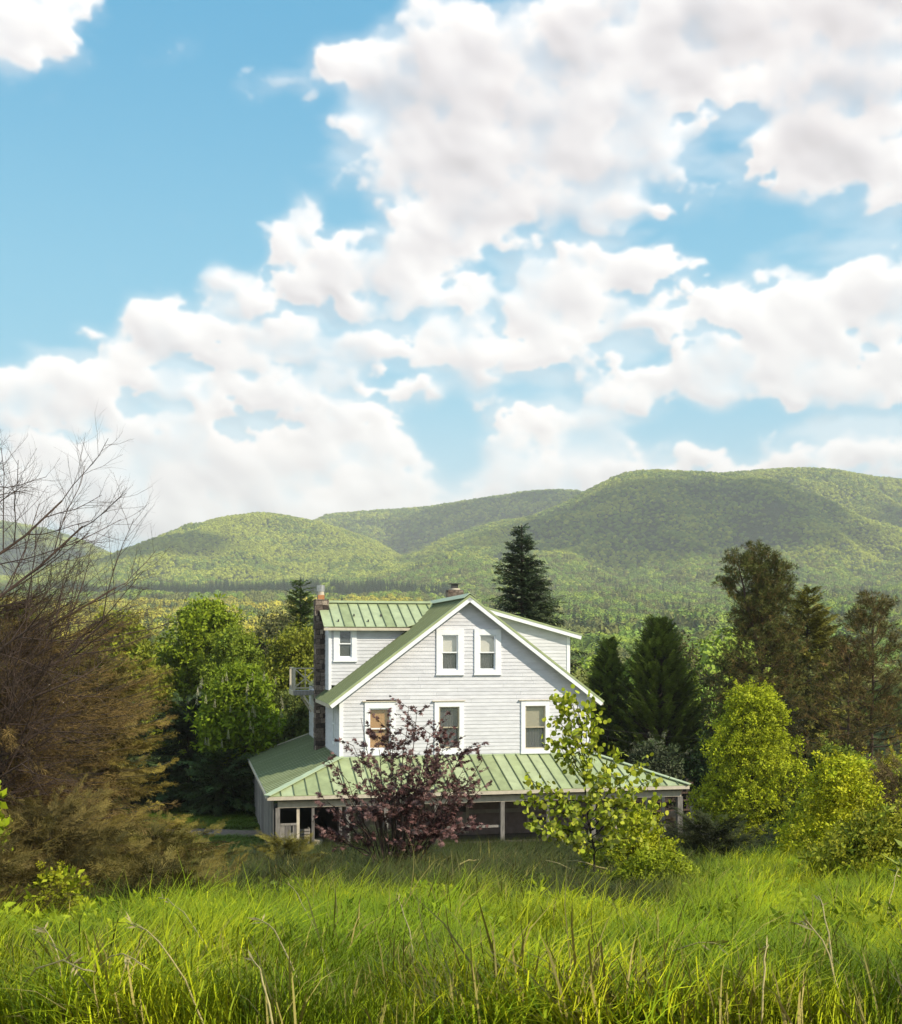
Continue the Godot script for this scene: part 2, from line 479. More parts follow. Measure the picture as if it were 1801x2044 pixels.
func crest_at(h: Dictionary, x: float) -> float:
	var c: Array = h.crest
	if x <= c[0][0]: return c[0][1]
	for i in range(1, c.size()):
		if x <= c[i][0]:
			var t: float = (x - c[i - 1][0]) / float(c[i][0] - c[i - 1][0])
			var a: float = c[maxi(i - 2, 0)][1]; var b: float = c[i - 1][1]; var e: float = c[i][1]; var f: float = c[mini(i + 1, c.size() - 1)][1]
			return lerpf(lerpf(b, e, t), cubic_interpolate(b, e, a, f, t), 0.5)
	return c[-1][1]


func hill_y(h: Dictionary, k: int, x: float, d: float) -> float:
	var low := profile(minf(d, h.d)) - 2.0
	var top := crest_at(h, x)
	var t: float
	var g := spurs.get_noise_2d(x * 1.0 + k * 700.0, d * 0.45)
	if d <= h.d:
		t = (h.d - d) / (h.front * (1.0 + 0.28 * g))
	else:
		t = (d - h.d) / 520.0
	t = clampf(t, 0.0, 1.0)
	var s := 1.0 - t * t * (3.0 - 2.0 * t)
	if d <= h.d:
		s = lerpf(s, 1.0 - t, 0.30 * smooth(0.0, 0.5, t))
	var y := low + maxf(0.0, top - low) * s
	y += spurs.get_noise_2d(x * 2.2 + 90.0, d * 1.4 + k * 300.0) * 20.0 * s * smooth(0.08, 0.4, t)
	return y


func land_structures() -> void:
	# one sheet for the ground, finer near the eye
	var rows := PackedFloat32Array()
	var d := -60.0
	while d < 6400.0:
		rows.append(d)
		d += 6.0 if d < -6.0 else 0.75 if d < 42.0 else maxf(2.0, (d - 30.0) * 0.08)
	rows.append(6400.0)
	var cols := 90
	var mb := MB.new()
	var grid := []
	for r in rows.size():
		var line := PackedVector3Array()
		for i in cols + 1:
			var u := (i * 2.0 / cols - 1.0)
			var x := u * (34.0 + 0.85 * maxf(rows[r], 0.0))
			line.append(Vector3(x, land(x, rows[r]), -rows[r]))
		grid.append(line)
	for r in rows.size() - 1:
		for i in cols:
			mb.quad(grid[r][i], grid[r][i + 1], grid[r + 1][i + 1], grid[r + 1][i], Vector3.UP)
	var soil := surface(.07, .10, .020, .95, .45, .35, Vector3.ONE, 0.0, 40)
	tag(structure("ground", mb.mesh(), soil), "grassy bank falling to the house yard and the wooded valley", "ground")
	# a strip of road edge under the eye, a dirt path left of the house, bare earth by the woodpile
	var rd := MB.new()
	for i in 40:
		var x0 := -30.0 + i * 1.5; var x1 := x0 + 1.5
		rd.quad(Vector3(x0, land(x0, 5.72) + .03, -5.72 - .12 * bumps.get_noise_1d(x0 * 20.0)), Vector3(x1, land(x1, 5.72) + .03, -5.72 - .12 * bumps.get_noise_1d(x1 * 20.0)), Vector3(x1, land(x1, 3.9) + .03, -3.9), Vector3(x0, land(x0, 3.9) + .03, -3.9), Vector3.UP)
	tag(structure("road_edge", rd.mesh(), surface(.20, .16, .14, .95, .3, 1.5, Vector3.ONE, 0.0, 41)), "gravelly road edge at the foot of the grass bank", "road")
	var pa := MB.new()
	for i in 16:
		var x0 := -26.0 + i * 1.25; var x1 := x0 + 1.25
		var w0 := 46.2 + 0.4 * sin(x0); var w1 := 46.2 + 0.4 * sin(x1)
		pa.quad(Vector3(x0, land(x0, w0) + .02, -w0), Vector3(x1, land(x1, w1) + .02, -w1), Vector3(x1, land(x1, w1 + 1.7) + .02, -w1 - 1.7), Vector3(x0, land(x0, w0 + 1.7) + .02, -w0 - 1.7), Vector3.UP)
	tag(structure("path", pa.mesh(), M.dirt), "bare dirt path left of the house", "path")
	var ea := MB.new()
	for i in 12:
		var a0 := TAU * i / 12.0; var a1 := TAU * (i + 1) / 12.0
		var c := Vector3(9.6, 0.16, -46.3)
		ea.tri(c, c + Vector3(cos(a0) * 3.6, -.12, sin(a0) * 2.4), c + Vector3(cos(a1) * 3.6, -.12, sin(a1) * 2.4), Vector3.UP)
	tag(structure("yard", ea.mesh(), M.dirt), "bare earth yard around the woodpile", "yard")
	# hills
	var names := ["broad dark wooded hill rising on the right", "far wooded hill at the right edge behind the broad hill", "rounded sunlit wooded hill left of centre", "long hazy ridge in the gap between the two main hills", "distant bluish hill at the left edge"]
	var woods := ["trees covering the broad right hill", "trees covering the hill at the right edge", "trees covering the rounded left hill", "trees covering the long ridge between", "trees covering the distant left hill"]
	var floor_mat := surface(.04, .06, .022, .95, .4, .02, Vector3.ONE, 0.0, 42)  # dark base colour puts shade into the gaps between crowns
	var far_crown := [blob_crown(71, 120), blob_crown(72, 120)]
	for k in HILLS.size():
		var h: Dictionary = HILLS[k]
		var hb := MB.new()
		var x0: float = h.crest[0][0]; var x1: float = h.crest[-1][0]
		var step := 24.0
		var nx := int((x1 - x0) / step); var nd := int((h.front * 1.35 + 560.0) / step)
		var g := []
		for r in nd + 1:
			var dd: float = h.d + 560.0 - r * step
			var line := PackedVector3Array()
			for i in nx + 1:
				var x := x0 + i * step
				line.append(Vector3(x, hill_y(h, k, x, dd), -dd))
			g.append(line)
		for r in nd:
			for i in nx:
				hb.quad(g[r][i], g[r][i + 1], g[r + 1][i + 1], g[r + 1][i], Vector3.UP)
		tag(structure("hill", hb.mesh(), floor_mat), names[k], "hill")
		var size: float = 4.0 * (h.d / 2400.0)
		var gap: float = size * 1.62
		var tr: Array[Transform3D] = []
		var tr2: Array[Transform3D] = []
		var co := PackedColorArray(); var co2 := PackedColorArray()
		var dd: float = h.d + 40.0
		while dd > h.d - h.front * 1.25:
			var x := maxf(x0, -dd * 0.44)
			while x < minf(x1, dd * 0.44):
				var px: float = x + rng.randf_range(-.5, .5) * gap; var pd: float = dd + rng.randf_range(-.5, .5) * gap
				x += gap
				var y := hill_y(h, k, px, pd)
				if y < profile(pd) + 1.0: continue
				var pn: float = patches.get_noise_2d(px * 0.5, pd * 0.5) + rng.randf_range(-.35, .35) + [.22 if px > 640.0 else -.04, .15, .34, .0, .0][k]  # more lime on the sunlit flanks: sunlight put into the crown colours
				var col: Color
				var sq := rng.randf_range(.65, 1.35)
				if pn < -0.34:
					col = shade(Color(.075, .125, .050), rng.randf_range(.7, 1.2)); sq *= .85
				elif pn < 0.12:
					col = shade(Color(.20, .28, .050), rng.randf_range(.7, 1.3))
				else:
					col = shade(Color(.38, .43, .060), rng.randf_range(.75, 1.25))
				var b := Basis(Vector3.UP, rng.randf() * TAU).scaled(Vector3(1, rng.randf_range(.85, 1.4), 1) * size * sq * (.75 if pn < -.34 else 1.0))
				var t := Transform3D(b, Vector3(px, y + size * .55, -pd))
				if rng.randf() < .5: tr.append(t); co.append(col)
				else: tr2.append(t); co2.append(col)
			dd -= gap
		var f := Node3D.new(); f.name = numbered("hill_forest"); add_child(f)
		tag(f, woods[k], "forest"); f.set_meta("kind", "stuff")
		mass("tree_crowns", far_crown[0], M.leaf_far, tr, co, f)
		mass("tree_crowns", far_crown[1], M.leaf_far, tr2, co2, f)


# a far crown: leaf faces over a lumpy round body, one metre in radius
func blob_crown(s: int, count: int) -> ArrayMesh:
	rng.seed = s
	var mb := MB.new()
	var lobes := []
	for i in 7:
		var o := around(); o.y = absf(o.y) * .8 - .15
		lobes.append([o * .52, rng.randf_range(.42, .6)])
	for i in count:
		var l = lobes[i % lobes.size()]
		var o := around()
		if o.y < -0.3: o.y = -o.y
		var p: Vector3 = l[0] + o * l[1]
		var t := around(); var d := (t - o * t.dot(o) * .8).normalized()
		var w := o.cross(d).normalized()
		var nn := (o * .7 + p.normalized() * .5).normalized()
		var sz := rng.randf_range(.26, .42) * sqrt(120.0 / count)
		mb.tint = shade(Color(1, 1, 1), rng.randf_range(.8, 1.2))
		mb.leaf(p - d * sz * .5, d * sz, w * sz * .9, nn, .1)
	return mb.mesh()


func far_conifer(s: int, count: int) -> ArrayMesh:
	rng.seed = s
	var mb := MB.new()
	for i in count:
		var t := pow((i + .5) / count, .7)           # from the tip down
		var a := rng.randf() * TAU
		var o := Vector3(cos(a), 0, sin(a))
		var r := t * .46 * rng.randf_range(.6, 1.1)
		var p := Vector3(0, 2.0 - 2.6 * t, 0) + o * r * .35
		var d := (o + Vector3(0, -.35, 0)).normalized()
		mb.tint = shade(Color(1, 1, 1), rng.randf_range(.75, 1.25))
		mb.leaf(p, d * (r * .8 + .1), o.cross(Vector3.UP) * (.16 + .12 * t), (o + Vector3.UP * .5).normalized(), .1)
	return mb.mesh()


# fair weather clouds overhead, out of the frame, added to cast shadows on the hills
func shadow_clouds() -> void:
	rng.seed = 90
	var sun := Vector3(.66, .6, .46).normalized()
	var white := surface(.85, .85, .87, 1.0)
	# where each added shadow should fall (right, up, ahead), and the size of the cloud
	for c in [[400, 200, 1990, 300, 110], [150, 330, 2950, 270, 130], [-540, 140, 2050, 110, 60], [960, 230, 2300, 150, 90], [-1200, 250, 3100, 350, 120]]:
		var at: Vector3 = Vector3(c[0], c[1], -c[2]) + sun * ((2600.0 - c[1]) / sun.y)
		var mb := MB.new()
		for i in 22:
			var a := i * 2.4; var q := sqrt((i + .5) / 22.0)
			var p := Vector3(cos(a) * q * c[3] * .8, rng.randf_range(0, .25) * c[4], sin(a) * q * c[4] * 2.0)
			var rad := Vector3(c[3] * .36, c[4] * .55, c[3] * .34) * rng.randf_range(.7, 1.15)
			for u in 14:
				for v in 22:
					var k := []
					for e in [[u, v], [u, v + 1], [u + 1, v + 1], [u + 1, v]]:
						var el: float = PI * (e[0] / 14.0 - .5); var az: float = TAU * e[1] / 22.0
						var o := Vector3(cos(el) * cos(az), maxf(sin(el), -.35), cos(el) * sin(az))
						k.append([p + o * rad * (1.0 + .6 * bumps.get_noise_3dv((p + o * rad) * .25)), o])
					mb.tri_n(k[0][0], k[1][0], k[2][0], k[0][1], k[1][1], k[2][1]); mb.tri_n(k[0][0], k[2][0], k[3][0], k[0][1], k[2][1], k[3][1])
		var o2 := structure("cloud", mb.mesh(), white)
		o2.position = at
		tag(o2, "cloud shape added outside the view to shade the hills", "cloud")


func valley_forest() -> void:
	var near_a := blob_crown(81, 4200); var near_b := blob_crown(82, 1100); var far_a := blob_crown(83, 160)
	var con := far_conifer(84, 170)
	rng.seed = 85
	var lists := {"a": [[] as Array[Transform3D], PackedColorArray()], "b": [[] as Array[Transform3D], PackedColorArray()], "f": [[] as Array[Transform3D], PackedColorArray()], "c": [[] as Array[Transform3D], PackedColorArray()]}
	var d := 100.0
	while d < 1750.0:
		var gap := 8.2 - 1.4 * smooth(500.0, 900.0, d)
		var x := -d * .47 - 6.0
		while x < d * .47 + 6.0:
			var px := x + rng.randf_range(-.5, .5) * gap; var pd := d + rng.randf_range(-.5, .5) * gap
			x += gap
			var y := land(px, pd)
			for k in HILLS.size():
				y = maxf(y, hill_y(HILLS[k], k, px, pd))
			var pn := patches.get_noise_2d(px * 1.3, pd * 0.9) + rng.randf_range(-.3, .3)
			var lime := px < -30.0 and pd > 420.0 and pd < 1150.0
			var dark_belt := pd > 1350.0 and pd < 1500.0 and px < 0.0
			var size := rng.randf_range(3.9, 6.4) * (1.0 - .2 * smooth(500.0, 900.0, d))
			var col: Color
			if (dark_belt and pn < .5) or (pn < -.58 and not lime) or (lime and pn < -.62):
				col = shade(Color(.05, .09, .035), rng.randf_range(.7, 1.2))
				lists.c[0].append(Transform3D(Basis(Vector3.UP, rng.randf() * TAU).scaled(Vector3(1.1, 1.15, 1.1) * size * 1.15), Vector3(px, y + 3.0, -pd))); lists.c[1].append(col)
				continue
			if lime:
				col = Color(.52, .45, .045).lerp(Color(.34, .36, .045), rng.randf()) if pn > -.25 else Color(.18, .24, .045)
			elif pn > .3: col = Color(.27, .36, .045)
			elif pn > -.05: col = Color(.18, .28, .042)
			else: col = Color(.18, .20, .05)
			col = shade(col, rng.randf_range(.75, 1.25))
			var t := Transform3D(Basis(Vector3.UP, rng.randf() * TAU).scaled(Vector3(1, rng.randf_range(.9, 1.5), 1) * size), Vector3(px, y + size * .72, -pd))
			var key: String = "f" if pd > 520.0 else "a" if pd < 270.0 else "b"
			lists[key][0].append(t); lists[key][1].append(col)
		d += gap
	var f := Node3D.new(); f.name = numbered("valley_forest"); add_child(f)
	tag(f, "spring woods filling the valley between house and hills", "forest"); f.set_meta("kind", "stuff")
	mass("tree_crowns", near_a, M.leaf, lists.a[0], lists.a[1], f)
	mass("tree_crowns", near_b, M.leaf, lists.b[0], lists.b[1], f)
	mass("tree_crowns", far_a, M.leaf_far, lists.f[0], lists.f[1], f)
	mass("conifer_crowns", con, M.leaf_far, lists.c[0], lists.c[1], f)
# ---------------------------------------------------------------- house
const SLOPE := 0.766   # the main roof rises so much per metre
const W := 9.64        # width of the front wall
const DEEP := 11.6

func roof_at(x: float) -> float:
	return 5.33 + SLOPE * (minf(x, W - x) + .42)


# one lapped board; its ends may slant with the roof
func clapboard(xl0: float, xl1: float, xr0: float, xr1: float, y0: float, y1: float) -> ArrayMesh:
	var mb := MB.new()
	var a := Vector3(xl0, y0 - .006, .024); var b := Vector3(xr0, y0 - .006, .024)
	var c := Vector3(xr1, y1 + .004, .006); var d := Vector3(xl1, y1 + .004, .006)
	var back := Vector3(0, 0, -.03)
	mb.hexa([a, b, Vector3(b.x, b.y, -.006), Vector3(a.x, a.y, -.006), d, c, Vector3(c.x, c.y, -.012), Vector3(d.x, d.y, -.012)])
	return mb.mesh()


# one course, cut into boards that butt end to end
func row(parent: Node, l0: float, l1: float, r0: float, r1: float, y: float, yt: float, mats: Array, at: Transform3D) -> void:
	var a0 := l0; var a1 := l1
	while true:
		var cut := maxf(a0, a1) + rng.randf_range(1.8, 4.2)
		var last := cut > minf(r0, r1) - .5
		var b0 := r0 if last else cut; var b1 := r1 if last else cut
		var sink := rng.randf_range(-.003, .003)
		part("siding_board", clapboard(a0, a1, b0 - (.0 if last else .004), b1 - (.0 if last else .004), y + sink, yt), mats[rng.randi() % mats.size()], parent, at)
		if last: break
		a0 = cut; a1 = cut


# rows of boards between y0 and y1; edge(y) gives the left and right end, holes are [x0, x1, y0, y1]
func boards(parent: Node, y0: float, y1: float, step: float, edge: Callable, holes: Array, mats: Array, at := Transform3D()) -> void:
	var y := y0
	while y < y1 - .02:
		var yt := minf(y + step, y1)
		var e0: Vector2 = edge.call(y); var e1: Vector2 = edge.call(yt)
		if e0.y - e0.x > .1:
			var cuts := []
			for h in holes:
				if y < h[3] - .05 and yt > h[2] + .05: cuts.append(h)
			cuts.sort_custom(func(p, q): return p[0] < q[0])
			var l0 := e0.x; var l1 := e1.x
			for h in cuts:
				if h[0] + .05 > l0: row(parent, l0, l1, h[0] + .05, h[0] + .05, y, yt, mats, at)
				l0 = h[1] - .05; l1 = l0
			if e0.y > l0:
				row(parent, l0, l1, e0.y, maxf(e1.y, l1 + .01), y, yt, mats, at)
		y = yt


# a metal roof sheet between four corners with a standing seam along its e1-t1 side
func roof_sheet(e0: Vector3, e1: Vector3, t0: Vector3, t1: Vector3, seam := true) -> ArrayMesh:
	var mb := MB.new()
	var n := (e1 - e0).cross(t1 - e1)
	if n.length() < 1e-6: n = (t1 - t0).cross(t0 - e0)
	n = n.normalized()
	if n.y < 0.0: n = -n
	var low := n * -.022
	mb.quad(e0, e1, t1, t0, n); mb.quad(e0 + low, e1 + low, t1 + low, t0 + low, -n)
	var mid := (e0 + e1 + t0 + t1) / 4.0
	for s in [[e0, e1], [e1, t1], [t1, t0], [t0, e0]]:
		mb.quad(s[0], s[1], s[1] + low, s[0] + low, (s[0] + s[1]) * .5 - mid)
	if seam: pass
	return mb.mesh()


# a roof sheet and the standing seam along its far side, both parts of the same roof
func sheet(parent: Node, e0: Vector3, e1: Vector3, t0: Vector3, t1: Vector3, tall := .045) -> void:
	part("roof_panel", roof_sheet(e0, e1, t0, t1), M.roof[rng.randi() % 3], parent)
	if (t1 - e1).length() > .1:
		var n := (e1 - e0).cross(t1 - e1)
		if n.length() < 1e-6: n = (t1 - t0).cross(t0 - e0)
		n = n.normalized()
		if n.y < 0.0: n = -n
		beam_part("standing_seam", e1 + n * tall * .45, t1 + n * tall * .45, .026, tall, M.seam, parent, n)


func window(parent: Node, trim: Rect2, sash: Rect2, z: float, o: Dictionary) -> void:
	# trim and sash are outer edges on the wall; the head has a small cap
	var t0 := trim.position; var t1 := trim.end; var s0 := sash.position; var s1 := sash.end
	var mb := MB.new()
	var zf := z + .05
	mb.box(Vector3(t0.x, t0.y + .0, z - .02), Vector3(s0.x, t1.y, zf))
	mb.box(Vector3(s1.x, t0.y + .0, z - .02), Vector3(t1.x, t1.y, zf))
	mb.box(Vector3(s0.x - .001, s1.y, z - .02), Vector3(s1.x + .001, t1.y - .002, zf + .003))
	mb.box(Vector3(s0.x - .001, t0.y, z - .02), Vector3(s1.x + .001, s0.y, zf - .003))
	# reveals behind the casing
	mb.box(Vector3(s0.x - .03, s0.y - .03, z - .14), Vector3(s0.x, s1.y + .03, z - .02)); mb.box(Vector3(s1.x, s0.y - .03, z - .14), Vector3(s1.x + .03, s1.y + .03, z - .02))
	mb.box(Vector3(s0.x, s1.y, z - .14), Vector3(s1.x, s1.y + .03, z - .02)); mb.box(Vector3(s0.x, s0.y - .03, z - .14), Vector3(s1.x, s0.y, z - .02))
	var w := part("window", mb.mesh(), M.trim, parent)
	if o.has("label"): w.set_meta("label", o.label)
	if o.get("cap", true):
		var cm := MB.new(); cm.box(Vector3(t0.x - .09, t1.y, z - .02), Vector3(t1.x + .05, t1.y + .035, z + .09))
		part("head_cap", cm.mesh(), M.trim_old, w)
	var sl := MB.new(); sl.box(Vector3(t0.x - .02, t0.y - .05, z - .02), Vector3(t1.x + .02, t0.y, z + .075)); part("sill", sl.mesh(), M.trim, w)
	var mid := (s0.y + s1.y) * .5
	var sm: Material = o.get("sash", M.trim)
	for k in 2:
		var y0: float = [mid - .02, s0.y][k]; var y1: float = [s1.y, mid + .02][k]; var zz: float = z - .03 - .045 * k
		var f := MB.new(); var t := .045
		f.box(Vector3(s0.x, y0, zz), Vector3(s0.x + t, y1, zz + .04)); f.box(Vector3(s1.x - t, y0, zz), Vector3(s1.x, y1, zz + .04))
		f.box(Vector3(s0.x + t, y0, zz + .001), Vector3(s1.x - t, y0 + t, zz + .039)); f.box(Vector3(s0.x + t, y1 - t, zz + .001), Vector3(s1.x - t, y1, zz + .039))
		part("sash", f.mesh(), sm, w)
		var g := MB.new(); g.box(Vector3(s0.x + t, y0 + t, zz + .016), Vector3(s1.x - t, y1 - t, zz + .022))
		part("pane", g.mesh(), M.glass, w)
		var m: Material = o.get(["upper", "lower"][k])
		if m:
			var c := MB.new()
			var cols := 14
			for i in cols:    # a blind or curtain hung in shallow folds
				var xa := lerpf(s0.x, s1.x, i / float(cols)); var xb := lerpf(s0.x, s1.x, (i + 1.0) / cols)
				var za: float = z - .15 - (.012 * (i % 2) if m == M.lace else .0); var zb: float = z - .15 - (.012 * ((i + 1) % 2) if m == M.lace else .0)
				c.quad(Vector3(xa, y0, za), Vector3(xb, y0, zb), Vector3(xb, y1, zb), Vector3(xa, y1, za), Vector3.BACK)
				c.quad(Vector3(xa, y0, za - .006), Vector3(xb, y0, zb - .006), Vector3(xb, y1, zb - .006), Vector3(xa, y1, za - .006), Vector3.FORWARD)
			part("curtain" if m == M.lace else "blind", c.mesh(), m, w)


func box_part(called: String, lo: Vector3, hi: Vector3, m: Material, parent: Node) -> MeshInstance3D:
	var mb := MB.new(); mb.box(lo, hi)
	return part(called, mb.mesh(), m, parent)


func beam_part(called: String, a: Vector3, b: Vector3, w: float, h: float, m: Material, parent: Node, up := Vector3.UP) -> MeshInstance3D:
	var mb := MB.new(); mb.beam(a, b, w, h, up)
	return part(called, mb.mesh(), m, parent)


func stone_column(parent: Node, lo: Vector3, hi: Vector3, course: float, s: int) -> void:
	# rough stones laid round a mortar core, each one proud by its own amount
	rng.seed = s
	var y := lo.y
	while y < hi.y - .05:
		var hgt := minf(course * rng.randf_range(.7, 1.35), hi.y - y)
		for side in 4:
			var len := hi.x - lo.x if side % 2 == 0 else hi.z - lo.z
			var u := -.03
			while u < len:
				var wd := rng.randf_range(.14, .34)
				var u1 := minf(u + wd, len + .03)
				if len - u1 < .1: u1 = len + .03
				var pr := rng.randf_range(.02, .055)
				var g := .008
				var mb := MB.new()
				var j := []
				for q in 8: j.append(Vector3(rng.randf_range(-.014, .014), rng.randf_range(-.014, .014), rng.randf_range(-.012, .012)))
				var c := [Vector3(u + g, y + g, pr), Vector3(u1 - g, y + g, pr), Vector3(u1 - g, y + g, -.05), Vector3(u + g, y + g, -.05), Vector3(u + g, y + hgt - g, pr), Vector3(u1 - g, y + hgt - g, pr), Vector3(u1 - g, y + hgt - g, -.05), Vector3(u + g, y + hgt - g, -.05)]
				for q in 8: c[q] += j[q]
				for q in 8:
					var p: Vector3 = c[q]
					match side:
						0: c[q] = Vector3(lo.x + p.x, p.y, hi.z + p.z)
						1: c[q] = Vector3(hi.x + p.z, p.y, hi.z - p.x)
						2: c[q] = Vector3(hi.x - p.x, p.y, lo.z - p.z)
						3: c[q] = Vector3(lo.x - p.z, p.y, lo.z + p.x)
				mb.hexa(c)
				part("stone", mb.mesh(), M.stone[[0, 0, 1, 1, 1, 2, 2, 3, 4, 4][rng.randi() % 10]], parent)
				u = u1
		y += hgt


func farmhouse() -> void:
	rng.seed = 400
	var H := thing("farmhouse", "white clapboard farmhouse with green metal roofs and wraparound porch", "house", Vector3(-4.081, 0, -43.0), TURN)
	var front := part("front_wall", clapboard(.02, .02, W - .02, W - .02, 3.16, 3.26), M.siding[0], H)
	var wins := [
		[Rect2(.91, 3.45, 1.15, 1.93), Rect2(1.07, 3.63, .80, 1.51), {"upper": M.shade_tan, "lower": M.shade_tan, "label": "window with both sashes covered by tan blinds"}],
		[Rect2(3.54, 3.43, 1.12, 1.94), Rect2(3.71, 3.62, .78, 1.55), {"sash": M.sash_old, "upper": M.lace, "lower": M.lace, "label": "dark lace curtained window half behind the purple maple"}],
		[Rect2(6.90, 3.40, 1.11, 1.97), Rect2(7.06, 3.54, .80, 1.63), {"sash": M.sash_old, "upper": M.shade_olive, "lower": M.lace, "label": "window with olive blind above and dark curtain below"}],
		[Rect2(3.61, 6.40, 1.05, 1.68), Rect2(3.82, 6.55, .62, 1.31), {"upper": M.shade_white, "lower": M.lace, "cap": false, "label": "left attic window with white blind above dark lace"}],
		[Rect2(5.07, 6.40, 1.04, 1.68), Rect2(5.27, 6.55, .62, 1.31), {"upper": M.shade_white, "lower": M.lace, "cap": false, "label": "right attic window with white blind above dark lace"}]]
	var holes := []
	for w in wins: holes.append([w[0].position.x, w[0].end.x, w[0].position.y, w[0].end.y])
	boards(front, 3.26, 9.18, .138, func(y):
		var g := maxf(.01, (y - 5.33 + .06) / SLOPE - .42)
		return Vector2(g, W - g), holes, M.siding)
	for w in wins: window(H, w[0], w[1], .02, w[2])
	var tr := MB.new()
	tr.box(Vector3(-.03, 3.2, -.10), Vector3(.11, 5.62, .045)); part("corner_board", tr.mesh(), M.trim, H)
	tr = MB.new(); tr.box(Vector3(W - .11, 3.2, -.10), Vector3(W + .03, 5.62, .045)); part("corner_board", tr.mesh(), M.trim, H)
	tr = MB.new(); tr.box(Vector3(-.02, 3.22, .012), Vector3(W + .02, 3.36, .036)); part("skirt_board", tr.mesh(), M.trim, H)
	# left wall
	var lt := Transform3D(Basis(Vector3.UP, -PI / 2), Vector3.ZERO)
	var left := box_part("left_wall", Vector3(.0, 3.16, -DEEP), Vector3(.02, 3.26, -.1), M.siding[2], H)
	boards(left, 3.26, 5.62, .138, func(_y): return Vector2(-DEEP, -.08), [[-2.0, -1.35, 3.75, 5.25]], M.siding, lt)
	var lw := Node3D.new()
	# a tall narrow window in the left wall
	var lm := MB.new()
	for b in [[-2.0, -1.88, 3.7, 5.3], [-1.47, -1.35, 3.7, 5.3], [-1.88, -1.47, 5.18, 5.3], [-1.88, -1.47, 3.7, 3.82], [-1.88, -1.47, 4.46, 4.52]]:
		lm.box(Vector3(-.05, b[2], b[0]), Vector3(.02, b[3], b[1]))
	lw.free()
	var lwin := part("window", lm.mesh(), M.trim, H)
	for q in [[3.82, 4.46], [4.52, 5.18]]:
		box_part("pane", Vector3(-.008, q[0], -1.88), Vector3(-.002, q[1], -1.47), M.glass, lwin)
	box_part("curtain", Vector3(.03, 3.82, -1.88), Vector3(.036, 5.18, -1.47), M.lace, lwin)
	# walls no one sees from the road: right, rear, ground storey
	box_part("right_wall", Vector3(W - .02, 3.1, -DEEP), Vector3(W, 5.62, -.1), M.siding[0], H)
	box_part("rear_wall", Vector3(0, 0.2, -DEEP - .02), Vector3(W, 5.62, -DEEP), M.siding[0], H)
	var rg := MB.new()
	for zz in [-DEEP - .02, -DEEP]:
		rg.tri(Vector3(0, 5.6, zz), Vector3(W, 5.6, zz), Vector3(4.82, 9.24, zz), Vector3(0, 0, -1 if zz < -DEEP else 1))
	part("rear_gable", rg.mesh(), M.siding[0], H)
	box_part("attic_floor", Vector3(.05, 5.60, -DEEP), Vector3(W - .05, 5.66, -.20), M.room, H)
	box_part("inner_wall", Vector3(.06, .3, -3.2), Vector3(W - .06, 5.58, -3.14), M.room, H)
	box_part("inner_wall", Vector3(3.2, 5.68, -3.2), Vector3(W - 3.2, 7.7, -3.14), M.room, H)
	# main roof
	var roof := part("main_roof", roof_sheet(Vector3(-.42, 5.29, .30), Vector3(-.42, 5.29, -4.5), Vector3(4.82, 9.30, .30), Vector3(4.82, 9.30, -4.5), false), M.trim_old, H)
	part("roof_underside", roof_sheet(Vector3(W + .42, 5.29, .30), Vector3(W + .42, 5.29, -DEEP), Vector3(4.82, 9.30, .30), Vector3(4.82, 9.30, -DEEP), false), M.trim_old, roof)
	var z := .40
	var pw := .415
	while z > -DEEP - .2:
		for s in 2:
			var xe := (-.45 if z > -4.4 else -.02) if s == 0 else W + .45     # the eave stops at the chimney
			var ye := 5.33 if s == 1 or z > -4.4 else 5.33 + .43 * SLOPE
			var e0 := Vector3(xe, ye, z); var e1 := Vector3(xe, ye, z - pw)
			var t0 := Vector3(4.82, 9.345, z); var t1 := Vector3(4.82, 9.345, z - pw)
			sheet(roof, e0, e1, t0, t1, .035)
		z -= pw
	var rc := MB.new()
	rc.beam(Vector3(4.70, 9.33, .42), Vector3(4.70, 9.33, -DEEP - .2), .30, .02, Vector3(-.6, .8, 0)); rc.beam(Vector3(4.94, 9.33, .42), Vector3(4.94, 9.33, -DEEP - .2), .30, .02, Vector3(.6, .8, 0))
	part("ridge_cap", rc.mesh(), M.roof_cap, roof)
	for s in 2:
		var xe := -.46 if s == 0 else W + .46
		var dirn := Vector3(4.82 - xe, 4.03, 0).normalized()
		var nup := Vector3(-dirn.y, dirn.x, 0) * (1.0 if s == 0 else -1.0)
		beam_part("rake_board", Vector3(xe, 5.33, .37) - nup * .13, Vector3(4.82 , 9.345, .37) - nup * .13, .05, .14, M.trim, roof, nup)
		beam_part("rake_flashing", Vector3(xe, 5.33, .372) - nup * .02, Vector3(4.82, 9.345, .372) - nup * .02, .07, .075, M.roof[0], roof, nup)
		beam_part("eave_board", Vector3(xe + (.03 if s == 0 else -.03), 5.25, .33), Vector3(xe + (.03 if s == 0 else -.03), 5.25, -4.5 if s == 0 else -DEEP), .03, .13, M.trim_old, roof)
	# left cross wing: siding triangle, window, gabled metal roof
	var wing := part("wing_front_wall", clapboard(.05, .05, .16, .26, 5.62, 5.76), M.siding[2], H, Transform3D(Basis(), Vector3(0, 0, -3.5)))
	boards(wing, 5.76, 8.16, .138, func(y): return Vector2(.02, (y - 5.33) / SLOPE - .42 - .06), [[.17, 1.09, 6.87, 8.12]], [M.siding[2], M.siding[0]], Transform3D())
	window(H, Rect2(.17, 6.87, .92, 1.25), Rect2(.38, 7.0, .52, 1.08), -3.48, {"upper": M.black, "lower": M.black, "cap": false, "label": "small dark window in the left wing wall beside the stone chimney"})  # black sheets behind both sashes put in the dark of the room
	box_part("wing_corner_board", Vector3(-.03, 5.7, -3.56), Vector3(.08, 8.14, -3.455), M.trim, H)
